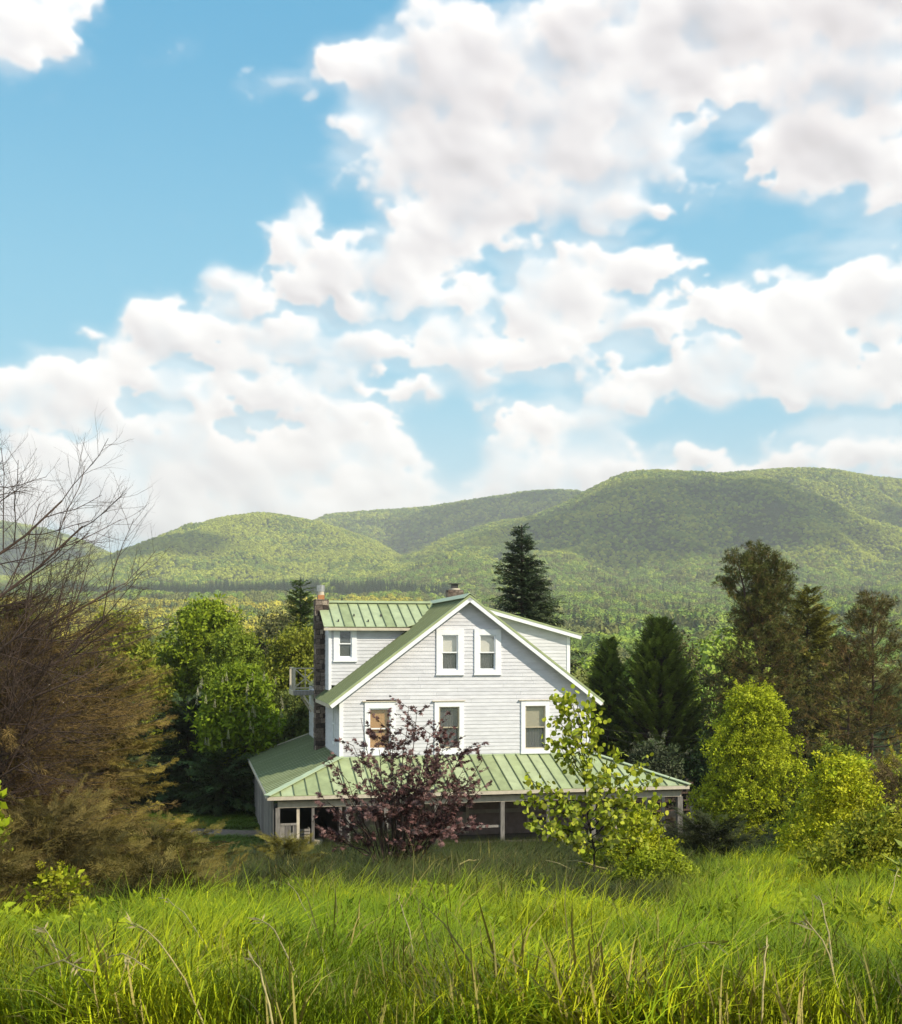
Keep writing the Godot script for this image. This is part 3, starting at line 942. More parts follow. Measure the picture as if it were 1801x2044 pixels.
	var wside := box_part("wing_gable_wall", Vector3(-.01, 5.7, -7.68), Vector3(.01, 8.2, -3.56), M.siding[2], H)
	boards(wside, 5.7, 9.1, .2, func(y):
		var g := maxf(0.0, (y - 8.16) / .43)
		return Vector2(-7.66 + g, -3.54 - g), [], M.siding, Transform3D(Basis(Vector3.UP, -PI / 2), Vector3(-.012, 0, 0)))
	var wroof := part("wing_roof", roof_sheet(Vector3(-.22, 8.20, -8.04), Vector3(3.4, 8.20, -8.04), Vector3(-.22, 9.25, -5.6), Vector3(4.7, 9.25, -5.6), false), M.roof[0], H)
	var x := -.25
	while x < 4.7:
		var x1 := minf(x + .415, 4.74)
		var e := []
		for q in [x, x1]:
			var yv := maxf(8.22, roof_at(q) + .02)
			e.append(Vector3(q, yv, -3.13 - (yv - 8.22) / 1.06 * 2.47))
		sheet(wroof, e[0], e[1], Vector3(x, 9.28, -5.6), Vector3(x1, 9.28, -5.6))
		x = x1
	for q in [[.35, 8.42], [1.05, 8.66], [1.55, 8.42], [2.15, 8.66]]:
		box_part("snow_guard", Vector3(q[0], q[1], -3.13 - (q[1] - 8.22) / 1.06 * 2.47 - .02), Vector3(q[0] + .05, q[1] + .09, -3.13 - (q[1] - 8.22) / 1.06 * 2.47 + .06), M.dark_metal, wroof)
	beam_part("ridge_cap", Vector3(-.27, 9.29, -5.50), Vector3(4.5, 9.29, -5.50), .26, .09, M.roof_cap, wroof)
	beam_part("eave_board", Vector3(-.25, 8.12, -3.17), Vector3(3.2, 8.12, -3.17), .04, .11, M.trim_old, wroof)
	box_part("soffit", Vector3(-.2, 8.155, -3.5), Vector3(3.2, 8.175, -3.19), M.trim_old, wroof)
	# right shed dormer
	var cheek := part("dormer_cheek_wall", clapboard(9.45, 9.3, W - .02, W - .02, 5.66, 5.78), M.siding[1], H, Transform3D(Basis(), Vector3(0, 0, -2.5)))
	boards(cheek, 5.78, 8.95, .138, func(y): return Vector2(4.82 + (9.31 - y) / SLOPE + .04, minf(W - .02, 10.05 - maxf(0.0, y + .1 - 7.9) / .272)), [], M.siding, Transform3D())
	box_part("dormer_corner_board", Vector3(W - .1, 5.7, -2.6), Vector3(W + .03, 7.9, -2.455), M.trim, H)
	box_part("dormer_side_wall", Vector3(W - .02, 5.6, -8.6), Vector3(W, 7.95, -2.6), M.siding[0], H)
	var droof := part("dormer_roof", roof_sheet(Vector3(10.05, 7.88, -2.2), Vector3(10.05, 7.88, -8.9), Vector3(5.0, 9.25, -2.2), Vector3(5.0, 9.25, -8.9), false), M.trim_old, H)
	z = -2.17
	while z > -8.9:
		sheet(droof, Vector3(10.1, 7.91, z), Vector3(10.1, 7.91, z - .45), Vector3(5.0, 9.29, z), Vector3(5.0, 9.29, z - .45))
		z -= .45
	var dn := Vector3(.262, .965, 0)
	beam_part("rake_board", Vector3(10.09, 7.91, -2.2) - dn * .125, Vector3(5.3, 9.21, -2.2) - dn * .125, .05, .15, M.trim, droof, dn)
	beam_part("rake_flashing", Vector3(10.1, 7.91, -2.19) - dn * .02, Vector3(5.2, 9.24, -2.19) - dn * .02, .07, .06, M.roof[0], droof, dn)
	# stone chimney on the left wall
	var ch := box_part("stone_chimney", Vector3(-.38, 2.6, -5.46), Vector3(.10, 9.34, -4.79), M.mortar, H)
	stone_column(ch, Vector3(-.38, 2.6, -5.46), Vector3(.10, 9.36, -4.79), .17, 410)
	box_part("flue", Vector3(-.29, 9.34, -5.25), Vector3(-.03, 9.54, -4.95), M.clay, ch)
	var fl := MB.new(); fl.tube(PackedVector3Array([Vector3(-.16, 9.52, -5.1), Vector3(-.16, 9.68, -5.1)]), PackedFloat32Array([.13, .13]), 14); part("flue_pipe", fl.mesh(), M.trim_old, ch)
	var fc := MB.new()
	fc.tube(PackedVector3Array([Vector3(-.16, 9.68, -5.1), Vector3(-.16, 9.70, -5.1), Vector3(-.16, 9.94, -5.1), Vector3(-.16, 9.96, -5.1)]), PackedFloat32Array([.10, .165, .165, .02]), 14); part("chimney_cap", fc.mesh(), M.steel, ch)
	box_part("flashing", Vector3(-.52, 3.10, -4.78), Vector3(-.28, 3.14, -4.5), M.trim, ch)
	# small chimney behind the ridge
	var c2 := box_part("small_chimney", Vector3(5.36, 8.7, -6.25), Vector3(5.96, 9.78, -5.75), M.stone[3], H)
	stone_column(c2, Vector3(5.36, 9.3, -6.25), Vector3(5.96, 9.85, -5.75), .2, 411)
	fl = MB.new(); fl.tube(PackedVector3Array([Vector3(5.66, 9.8, -6), Vector3(5.66, 9.92, -6)]), PackedFloat32Array([.27, .24]), 12); part("flue_collar", fl.mesh(), M.trim_old, c2)
	box_part("flue", Vector3(5.53, 9.9, -6.12), Vector3(5.79, 10.1, -5.88), M.dark_metal, c2)
	box_part("flue_hood", Vector3(5.42, 10.1, -6.2), Vector3(5.9, 10.13, -5.8), M.dark_metal, c2)
	# balcony on the left wall behind the chimney
	var bal := box_part("balcony", Vector3(-.97, 5.38, -10.6), Vector3(.0, 5.46, -8.5), M.wood_gray[1], H)
	box_part("rim_board", Vector3(-1.0, 5.30, -8.5), Vector3(.0, 5.50, -8.455), M.wood_gray[1], bal)
	box_part("rim_board", Vector3(-1.03, 5.30, -10.6), Vector3(-.985, 5.50, -8.46), M.trim_old, bal)
	for zz in [-8.5, -9.5, -10.55]:
		box_part("post", Vector3(-1.0, 5.4, zz - .04), Vector3(-.91, 6.50, zz + .04), M.trim_old, bal)
	beam_part("rail", Vector3(-1.0, 6.48, -8.5), Vector3(0, 6.48, -8.5), .06, .05, M.trim_old, bal)
	beam_part("rail", Vector3(-.96, 6.48, -8.53), Vector3(-.96, 6.48, -10.6), .06, .05, M.trim_old, bal)
	beam_part("rail", Vector3(-.92, 5.62, -8.5), Vector3(0, 5.62, -8.5), .04, .05, M.trim_old, bal)
	beam_part("baluster", Vector3(-.48, 5.62, -8.5), Vector3(-.48, 6.46, -8.5), .045, .045, M.trim_old, bal, Vector3.RIGHT)
	beam_part("cross_brace", Vector3(-.92, 5.65, -8.50), Vector3(-.04, 6.44, -8.50), .03, .045, M.trim_old, bal)
	beam_part("cross_brace", Vector3(-.92, 6.44, -8.47), Vector3(-.04, 5.65, -8.47), .03, .045, M.trim_old, bal)
	beam_part("cross_brace", Vector3(-.95, 5.65, -9.45), Vector3(-.95, 6.44, -8.55), .03, .045, M.trim_old, bal)
	beam_part("cross_brace", Vector3(-.92, 6.44, -9.45), Vector3(-.92, 5.65, -8.55), .03, .045, M.trim_old, bal)
	for zz in [-8.52, -10.55]:
		beam_part("bracket", Vector3(-.60, 5.36, zz), Vector3(-.02, 4.45, zz), .07, .08, M.trim_old, bal)
	porch(H)


func porch(H: Node3D) -> void:
	var EY := 2.34; var TY := 3.33; var OUT := 2.8; var RX := 12.5
	var roof := box_part("porch_roof", Vector3(-2.6, 2.24, .02), Vector3(12.3, 2.26, 2.62), M.trim_old, H)
	box_part("porch_ceiling", Vector3(-2.6, 2.24, -11.8), Vector3(-.02, 2.26, .0), M.wood_gray[0], roof)
	box_part("porch_ceiling", Vector3(W, 2.24, -11.8), Vector3(12.3, 2.26, .0), M.wood_gray[0], roof)
	var x := -OUT
	while x < RX - .01:
		var x1 := minf(x + .452, RX)
		var t := []
		for q in [x, x1]:
			var k := clampf(-q / OUT, 0.0, 1.0) if q < 0.0 else clampf((q - W) / (RX - W), 0.0, 1.0)
			t.append(Vector3(q, lerpf(TY, EY, k), OUT * k))
		sheet(roof, Vector3(x, EY, OUT), Vector3(x1, EY, OUT), t[0], t[1])
		x = x1
	var z := OUT
	while z > -11.9:
		var z1 := z - .415
		for s in 2:
			var t := []
			for q in [z, z1]:
				var k := clampf(q / OUT, 0.0, 1.0)
				t.append(Vector3(lerpf(0.0, -OUT, k) if s == 0 else lerpf(W, RX, k), lerpf(TY, EY, k), q))
			var xe := -OUT if s == 0 else RX
			sheet(roof, Vector3(xe, EY, z), Vector3(xe, EY, z1), t[0], t[1], .035)
		z = z1
	beam_part("hip_cap", Vector3(-OUT - .04, EY + .03, OUT + .04), Vector3(.02, TY + .05, -.0), .27, .03, M.roof_cap, roof)
	beam_part("hip_cap", Vector3(RX + .04, EY + .03, OUT + .04), Vector3(W - .02, TY + .05, .0), .27, .03, M.roof_cap, roof)
	box_part("rear_flashing", Vector3(-.01, 3.29, -11.9), Vector3(.03, 3.40, .0), M.trim_old, roof)
	beam_part("rear_rake", Vector3(-OUT, EY - .03, -12.1), Vector3(0, TY - .03, -12.1), .08, .14, M.trim_old, roof)
	beam_part("wall_flashing", Vector3(.05, TY + .01, .03), Vector3(W - .05, TY + .01, .03), .05, .05, M.roof_cap, roof)
	# gutter and beam
	box_part("gutter", Vector3(-OUT - .02, 2.20, OUT - .04), Vector3(RX + .02, 2.315, OUT + .045), M.trim_old, roof)
	box_part("side_gutter", Vector3(-OUT - .04, 2.20, -12.0), Vector3(-OUT + .04, 2.315, OUT - .05), M.trim_old, roof)
	box_part("side_gutter", Vector3(RX - .04, 2.20, -12.0), Vector3(RX + .04, 2.315, OUT - .05), M.trim_old, roof)
	box_part("porch_beam", Vector3(-2.45, 1.90, 2.42), Vector3(12.32, 2.12, 2.56), M.trim_old, roof)
	box_part("porch_beam", Vector3(12.2, 1.90, -11.5), Vector3(12.32, 2.12, 2.41), M.trim_old, roof)
	box_part("frieze_board", Vector3(-2.5, 2.13, 2.36), Vector3(12.36, 2.22, 2.60), M.wood_gray[1], roof)
	# floor boards
	var fl := box_part("porch_floor", Vector3(-2.55, .08, -11.5), Vector3(12.3, .2, 2.5), M.wood_gray[0], H)
	for i in 33:
		box_part("floor_board", Vector3(-2.55 + i * .45, .2, .0), Vector3(-2.55 + i * .45 + .44, .23, 2.55), M.wood_gray[2], fl)
	# posts
	for px in [-2.45, -1.24, -.29, -.03, 1.30, 3.1, 5.5, 7.2, 8.91]:
		var thin: bool = px in [-1.24, -.29, 7.2]
		var w := .05 if thin else .075
		var o := box_part("porch_post", Vector3(px - w, .2, 2.42), Vector3(px + w, 1.90, 2.42 + w * 2.0), M.wood_gray[2] if thin else M.wood_gray[0], H)
		if px == -2.45: o.set_meta("label", "rough bark covered corner post of the porch")
	box_part("porch_post", Vector3(12.17, .0, 2.38), Vector3(12.37, 1.90, 2.58), M.wood_gray[0], H)
	box_part("porch_post", Vector3(12.2, .0, -3.0), Vector3(12.34, 1.90, -2.86), M.wood_gray[0], H)
	box_part("porch_rail", Vector3(3.2, .98, 2.44), Vector3(5.42, 1.06, 2.5), M.wood_gray[1], H)
	# weathered plank wall along the left side of the porch
	var sw := box_part("plank_wall", Vector3(-2.56, .1, -11.4), Vector3(-2.53, .2, 2.5), M.wood_gray[0], H)
	z = 2.5
	while z > -11.4:
		var zw := rng.randf_range(.17, .24)
		var out := rng.randf_range(.0, .012)
		box_part("plank", Vector3(-2.60 - out, rng.randf_range(.0, .1), z - zw + .012), Vector3(-2.565 - out, 2.21, z), M.wood_gray[rng.randi() % 3], sw)
		z -= zw
	# plank door and dark screens at the left corner
	var door := box_part("plank_door", Vector3(-2.36, .72, 2.42), Vector3(-1.72, .78, 2.47), M.wood_gray[1], H)
	for i in 4:
		box_part("plank", Vector3(-2.36 + i * .16, .2, 2.43), Vector3(-2.36 + i * .16 + .15, 1.32, 2.46), M.wood_gray[1 + i % 2], door)
	box_part("door_rail", Vector3(-2.36, 1.28, 2.462), Vector3(-1.72, 1.36, 2.482), M.wood_gray[1], door)
	box_part("door_stile", Vector3(-1.80, .2, 2.463), Vector3(-1.70, 1.90, 2.485), M.trim_old, door)
	box_part("door_handle", Vector3(-1.98, 1.05, 2.462), Vector3(-1.93, 1.28, 2.49), M.black, door)
	# ground storey behind the porch
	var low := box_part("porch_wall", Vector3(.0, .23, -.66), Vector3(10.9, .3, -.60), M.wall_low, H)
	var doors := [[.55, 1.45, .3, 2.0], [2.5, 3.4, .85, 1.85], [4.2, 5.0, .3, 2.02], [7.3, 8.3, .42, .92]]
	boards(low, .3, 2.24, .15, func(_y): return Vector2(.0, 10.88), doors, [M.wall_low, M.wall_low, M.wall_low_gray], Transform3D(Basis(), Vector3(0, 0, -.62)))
	var k := 0
	for d in doors:
		var fr := MB.new()
		fr.box(Vector3(d[0], d[2], -.62), Vector3(d[0] + .1, d[3], -.575)); fr.box(Vector3(d[1] - .1, d[2], -.62), Vector3(d[1], d[3], -.575)); fr.box(Vector3(d[0] + .1, d[3] - .1, -.62), Vector3(d[1] - .1, d[3], -.577)); fr.box(Vector3(d[0] + .1, d[2], -.62), Vector3(d[1] - .1, d[2] + .08, -.577))
		var o := part("door" if k % 2 == 0 and k < 3 else "window", fr.mesh(), M.trim_old, H)
		if k % 2 == 0 and k < 3:
			box_part("door_panel", Vector3(d[0] + .1, d[2] + .08, -.63), Vector3(d[1] - .1, d[2] + .8, -.60), M.wall_low_gray, o)
			box_part("pane", Vector3(d[0] + .1, d[2] + .8, -.625), Vector3(d[1] - .1, d[3] - .1, -.615), M.glass, o)
		else:
			box_part("pane", Vector3(d[0] + .1, d[2] + .08, -.625), Vector3(d[1] - .1, d[3] - .1, -.615), M.glass, o)
		k += 1
	box_part("corner_board", Vector3(10.84, .25, -.70), Vector3(10.96, 2.22, -.555), M.trim_old, H)
	box_part("ground_storey_side", Vector3(-.02, .2, -DEEP), Vector3(.0, 3.2, -.66), M.wall_low, H)
	box_part("ground_storey_side", Vector3(10.86, .2, -DEEP), Vector3(10.88, 2.26, -.70), M.wall_low, H)
	box_part("stone_footing", Vector3(-2.5, -.3, 2.2), Vector3(12.2, .08, 2.45), M.stone[1], H)


func in_house(x: float, y: float, z: float) -> Vector3:
	return Transform3D(Basis(Vector3.UP, TURN), Vector3(-4.081, 0, -43.0)) * Vector3(x, y, z)


func yard_things() -> void:
	rng.seed = 430
	# split logs in a loose stack
	var n := 0
	var spots := [["short split log at the lower left of the woodpile", -.42, 0, .0], ["split log in the middle of the bottom row", .0, 0, .05], ["split log at the lower right beside the porch post", .42, 0, -.05],
		["split log lying second from the bottom on the left", -.28, 1, .1], ["pale split log second from the bottom on the right", .24, 1, .0], ["wide split log in the middle layer", -.08, 2, -.12],
		["split log lying askew above the wide one", .12, 3, .2], ["thin split log near the top of the stack", -.10, 4, -.08], ["topmost split log, tipped like a roof", -.16, 5, .35]]
	for s in spots:
		var L := rng.randf_range(.42, .56)
		var mb := MB.new()
		var hh := rng.randf_range(.11, .16)
		# a quarter of a round: a split face, and bark on the curved side
		var prof := [Vector2(-.13, 0), Vector2(.13, .01), Vector2(.10, hh * .75), Vector2(.0, hh), Vector2(-.11, hh * .6)]
		for i in prof.size():
			var a: Vector2 = prof[i]; var b: Vector2 = prof[(i + 1) % prof.size()]
			var m := (a + b) * .5 - Vector2(0, hh * .45)
			mb.quad(Vector3(-L * .5, a.x * .0 + a.y, a.x), Vector3(L * .5, a.y, a.x), Vector3(L * .5, b.y, b.x), Vector3(-L * .5, b.y, b.x), Vector3(0, m.y, m.x))
		var en := MB.new()
		for e in [-1.0, 1.0]:
			for i in range(1, prof.size() - 1):
				var p0: Vector2 = prof[0]; var p1: Vector2 = prof[i]; var p2: Vector2 = prof[i + 1]
				en.tri(Vector3(e * L * .5, p0.y, p0.x), Vector3(e * L * .5, p1.y, p1.x), Vector3(e * L * .5, p2.y, p2.x), Vector3(e, 0, 0))
		var t := thing("split_log", s[0], "log", in_house(13.2 + s[1], .17 + s[2] * .135, -.4 + s[3]), TURN + rng.randf_range(-.25, .25), "split logs stacked by the porch post")
		t.rotation.z = rng.randf_range(-.06, .06) if s[2] < 5 else .3
		part("bark_side", mb.mesh(), M.log_side if n % 3 else M.log_end, t)
		part("cut_end", en.mesh(), M.log_end, t)
		n += 1
	# black bin by the right end of the porch wall
	var bn := thing("trash_bin", "black round bin standing by the right corner of the porch wall", "bin", in_house(10.95, .2, .2), TURN)
	var bm := MB.new()
	bm.tube(PackedVector3Array([Vector3(0, 0, 0), Vector3(0, .01, 0), Vector3(0, .85, 0), Vector3(0, .86, 0)]), PackedFloat32Array([.02, .19, .24, .2]), 18); part("body", bm.mesh(), M.black, bn)
	bm = MB.new(); bm.tube(PackedVector3Array([Vector3(0, .84, 0), Vector3(0, .86, 0), Vector3(0, .90, 0), Vector3(0, .95, 0)]), PackedFloat32Array([.2, .265, .265, .02]), 18); part("lid", bm.mesh(), M.black, bn)
	# an old window frame leaning behind the logs
	var fr := thing("window_frame", "old pale window frame leaning behind the stacked logs", "window frame", in_house(13.15, .1, -2.0), TURN)
	for b in [[-.42, -.3, 0, 1.25], [.3, .42, 0, 1.25], [-.3, .3, 1.13, 1.25], [-.3, .3, .0, .1]]:
		box_part("frame_board", Vector3(b[0], b[2], -.03), Vector3(b[1], b[3], .03), M.trim_old, fr)
	var pl := thing("plank", "pale plank propped upright right of the last porch post", "plank", in_house(14.6, .0, -1.6), TURN + .3)
	box_part("board", Vector3(-.1, 0, -.02), Vector3(.1, 1.05, .02), M.trim_old, pl)
	var rk := thing("lumber_rack", "dark rack of grey poles and boards behind the woodpile", "rack", in_house(14.0, 0, -3.6), TURN)
	for i in 3: box_part("upright", Vector3(-1.2 + i * 1.2, 0, -.05), Vector3(-1.1 + i * 1.2, 1.8, .05), M.bark, rk)
	for i in 4: beam_part("pole", Vector3(-1.5, .45 + i * .38, .08), Vector3(1.5, .5 + i * .36 + .05 * (i % 2), .08), .07, .07, M.bark_red, rk)
	box_part("back_board", Vector3(-1.4, .1, -.12), Vector3(1.4, 1.7, -.06), M.bark, rk)
	# things standing on the porch
	var wb := thing("storage_box", "whitish box on the porch floor behind the purple leaves", "box", in_house(-1.02, .23, 1.7), TURN)
	box_part("body", Vector3(-.16, 0, -.15), Vector3(.16, .36, .15), M.trim_old, wb); box_part("lid", Vector3(-.18, .36, -.17), Vector3(.18, .41, .17), M.trim_old, wb)
	var names := ["grey slatted crate at the bottom of the porch stack", "grey slatted crate on top of the porch stack"]
	for i in 2:
		var cr := thing("crate", names[i], "crate", in_house(-1.55, .23 + i * .44, 1.9), TURN + .06 * i)
		for j in 4: box_part("slat", Vector3(-.24, .02 + j * .105, .17), Vector3(.24, .1 + j * .105, .19), M.wood_gray[1], cr)
		for e in [-.24, .2]: box_part("end_board", Vector3(e, 0, -.18), Vector3(e + .04, .43, .168), M.wood_gray[0], cr)
		box_part("base", Vector3(-.2, 0, -.18), Vector3(.2, .015, .168), M.wood_gray[0], cr)
	# service wires from the house to the right
	var ends := [["upper wire running from the house corner to the right edge", in_house(W, 4.3, -.5), Vector3(25, 3.5, -55), .6], ["lower wire drooping from the house corner behind the lime tree", in_house(W, 4.2, -.6), Vector3(16, 1.6, -52), .25], ["thin dark wire crossing the pines at the right edge", Vector3(13.5, 3.7, -46), Vector3(26, 6.3, -48), .3]]
	for e in ends:
		var p := PackedVector3Array(); var r := PackedFloat32Array()
		for i in 17:
			var t := i / 16.0
			p.append(e[1].lerp(e[2], t) - Vector3(0, e[3] * 4.0 * t * (1.0 - t), 0)); r.append(.006)
		var mb := MB.new(); mb.tube(p, r, 5)
		tag(part("overhead_wire", mb.mesh(), M.black, self), e[0], "wire", "")
# ---------------------------------------------------------------- plants
# a tuft of leaves round a twig: n leaves within a ball one metre across
func leaf_tuft(s: int, n: int, size: float, wide := .55) -> ArrayMesh:
	rng.seed = s
	var mb := MB.new()
	for i in n:
		var o := around()
		var p := o * rng.randf_range(.05, .42)
		var d := (o + around() * .9 + Vector3(0, -.15, 0)).normalized()
		var w := d.cross(around()).normalized()
		var sz := size * rng.randf_range(.7, 1.3)
		mb.tint = shade(Color(1, 1, 1), rng.randf_range(.78, 1.22))
		mb.leaf(p, d * sz, w * sz * wide, (o + Vector3.UP * .4).normalized(), .15)
	return mb.mesh()


# a conifer frond along z, one metre long: side twigs with short needle blades
func frond(s: int, pairs: int, fine: float, droop := .15) -> ArrayMesh:
	rng.seed = s
	var mb := MB.new()
	mb.leaf(Vector3.ZERO, Vector3(0, -droop * .5, 1.0), Vector3(.05, 0, 0), Vector3.UP, 0.0)
	for i in pairs:
		var t := (i + .5) / pairs
		for sd in [-1.0, 1.0]:
			var L := .46 * (1.0 - t * .7) * rng.randf_range(.7, 1.2)
			var p := Vector3(0, -droop * t * t * .7, t * .95)
			var d := Vector3(sd * .8, rng.randf_range(-.35, .2), .62).normalized() * L
			mb.tint = shade(Color(1, 1, 1), rng.randf_range(.75, 1.25))
			mb.leaf(p, d, Vector3(-d.z, rng.randf_range(-.5, .5) * L, d.x).normalized() * fine * rng.randf_range(.7, 1.3), (Vector3.UP + Vector3(sd * .3, 0, .2)).normalized(), .2)
			var m := p + d * .5
			for q in 2:
				var e := (d * .5 + Vector3(rng.randf_range(-.12, .12), rng.randf_range(-.12, .06), rng.randf_range(-.05, .14)))
				mb.leaf(m, e * .8, e.cross(Vector3.UP).normalized() * fine * .7, Vector3.UP, .2)
	return mb.mesh()


func needle_ball(s: int, n: int) -> ArrayMesh:
	rng.seed = s
	var mb := MB.new()
	for i in n:
		var o := around()
		o = (o + Vector3(0, 0, .5)).normalized()
		var w := o.cross(around()).normalized()
		mb.tint = shade(Color(1, 1, 1), rng.randf_range(.7, 1.3))
		mb.leaf(o * .08, o * rng.randf_range(.6, 1.0), w * .075, (o + Vector3.UP * .4).normalized(), .0)
	return mb.mesh()


# a bare tangle of twigs along z, one metre long
func twig_spray(s: int, n: int, thin: float) -> ArrayMesh:
	rng.seed = s
	var mb := MB.new()
	mb.leaf(Vector3.ZERO, Vector3(0, 0, 1), Vector3(thin * 1.6, 0, 0), Vector3.UP, .3)
	mb.leaf(Vector3.ZERO, Vector3(0, 0, 1), Vector3(0, thin * 1.6, 0), Vector3.RIGHT, .3)
	for i in n:
		var t := rng.randf()
		var p := Vector3(0, 0, t)
		var a := rng.randf() * TAU
		var d := Vector3(cos(a) * .75, sin(a) * .5 - .1, .65).normalized() * rng.randf_range(.15, .5) * (1.1 - t * .6)
		mb.tint = shade(Color(1, 1, 1), rng.randf_range(.6, 1.4))
		var w := d.cross(around()).normalized() * thin
		mb.leaf(p, d, w, (Vector3.UP + around() * .5).normalized(), .3)
		for q in 2:
			var m := p + d * rng.randf_range(.3, .8)
			var e := (d.normalized() + around() * .8).normalized() * rng.randf_range(.08, .2)
			mb.leaf(m, e, e.cross(around()).normalized() * thin * .8, (Vector3.UP + around() * .5).normalized(), .3)
	return mb.mesh()


func bent(a: Vector3, b: Vector3, n: int, sag: float, wander: float) -> PackedVector3Array:
	var p := PackedVector3Array()
	for i in n + 1:
		var t := float(i) / n
		var q := a.lerp(b, t) + Vector3(0, sag * 4.0 * t * (1.0 - t), 0)
		if i > 0 and i < n: q += around() * wander
		p.append(q)
	return p


func taper(n: int, r0: float, r1: float) -> PackedFloat32Array:
	var r := PackedFloat32Array()
	for i in n + 1: r.append(lerpf(r0, r1, float(i) / n))
	return r


# broadleaf tree: trunk and limbs, a crown of leaf tufts on overlapping lobes
func broadleaf(called: String, label: String, at: Vector2, h: float, r: float, col: Color, s: int, o := {}) -> Node3D:
	rng.seed = s
	var gy: float = o.get("y", land(at.x, at.y))
	var t := thing(called, label, o.get("category", "tree"), Vector3(at.x, gy, -at.y), 0.0, o.get("group", ""))
	var low: float = o.get("low", .22)      # where the crown begins, as a share of the height
	var lobes := []
	var nl: int = o.get("lobes", 14)
	for i in nl:
		var u := (i + .5) / nl
		var y := lerpf(low, 1.0, u)
		var prof := sin(PI * clampf(lerpf(o.get("wide_low", .25), 1.0, u), 0.0, 1.0)) * .8 + .12
		var a := i * 2.4 + rng.randf_range(-.5, .5)
		var rr := r * prof * rng.randf_range(.35, .75)
		var lr: float = r * rng.randf_range(.32, .52) * o.get("lobe", 1.0)
		var c := Vector3(cos(a) * rr, y * h - lr * .5, sin(a) * rr)
		if i == nl - 1: c = Vector3(rng.randf_range(-.1, .1) * r, h - lr * .8, 0)
		lobes.append([c, lr, rng.randf_range(.82, 1.18)])
	var tr := MB.new()
	var tw: float = o.get("trunk", h * .022)
	tr.tube(bent(Vector3(0, -.2, 0), Vector3(rng.randf_range(-.1, .1) * r, h * .8, 0), 6, 0.0, tw * .8), taper(6, tw, tw * .25), 7)
	for l in lobes:
		var y0 := clampf(l[0].y * .55, h * .1, h * .7)
		tr.tube(bent(Vector3(0, y0, 0), l[0], 4, .15, tw * .8), taper(4, tw * .4, tw * .1), 4)
	part("trunk", tr.mesh(), o.get("bark", M.bark), t)
	var ts: float = o.get("tuft", .9)
	var tufts: Array = o.get("meshes", [M.tuft_a, M.tuft_b])
	var lists := [[] as Array[Transform3D], [] as Array[Transform3D]]
	var cols := [PackedColorArray(), PackedColorArray()]
	var per: float = o.get("density", 1.0)
	for l in lobes:
		var n := int(per * 13.0 * pow(l[1] / ts, 2.0) * 1.6) + 6
		for i in n:
			var d := around()
			if d.y < -.5 and rng.randf() < .6: d.y = -d.y
			var p: Vector3 = l[0] + d * l[1] * (1.0 - .5 * pow(rng.randf(), 2.0) + (rng.randf() * .45 if rng.randf() < .24 else 0.0)) * Vector3(1.0, .85, 1.0)
			if p.y < h * low * .6: continue
			var k: int = rng.randi() % 2
			lists[k].append(Transform3D(along(d + Vector3(0, .3, 0), ts * rng.randf_range(.65, 1.25)), p))
			var c: Color = shade(col, l[2] * rng.randf_range(.72, 1.25))
			var tip: Color = o.get("tip", col)
			c = c.lerp(shade(tip, rng.randf_range(.9, 1.2)), rng.randf() * .5)
			cols[k].append(c)
	for q in o.get("shoots", nl * 3):
		var l = lobes[rng.randi() % lobes.size()]
		var d := around(); d.y = absf(d.y) * .8 + .15
		d = d.normalized()
		var p: Vector3 = l[0] + d * l[1] * .8
		var L: float = l[1] * rng.randf_range(.5, 1.5)
		var m := 5
		for j in m:
			var u := (j + .5) / m
			var k: int = rng.randi() % 2
			lists[k].append(Transform3D(along(d + around() * .5, ts * (.75 - .4 * u) * rng.randf_range(.7, 1.1)), p + d * L * u + around() * ts * .12))
			cols[k].append(shade(col.lerp(o.get("tip", col), .3 + .6 * u), rng.randf_range(.8, 1.25)))
	for k in 2: mass("crown", tufts[k], M.leaf, lists[k], cols[k], t)
	return t


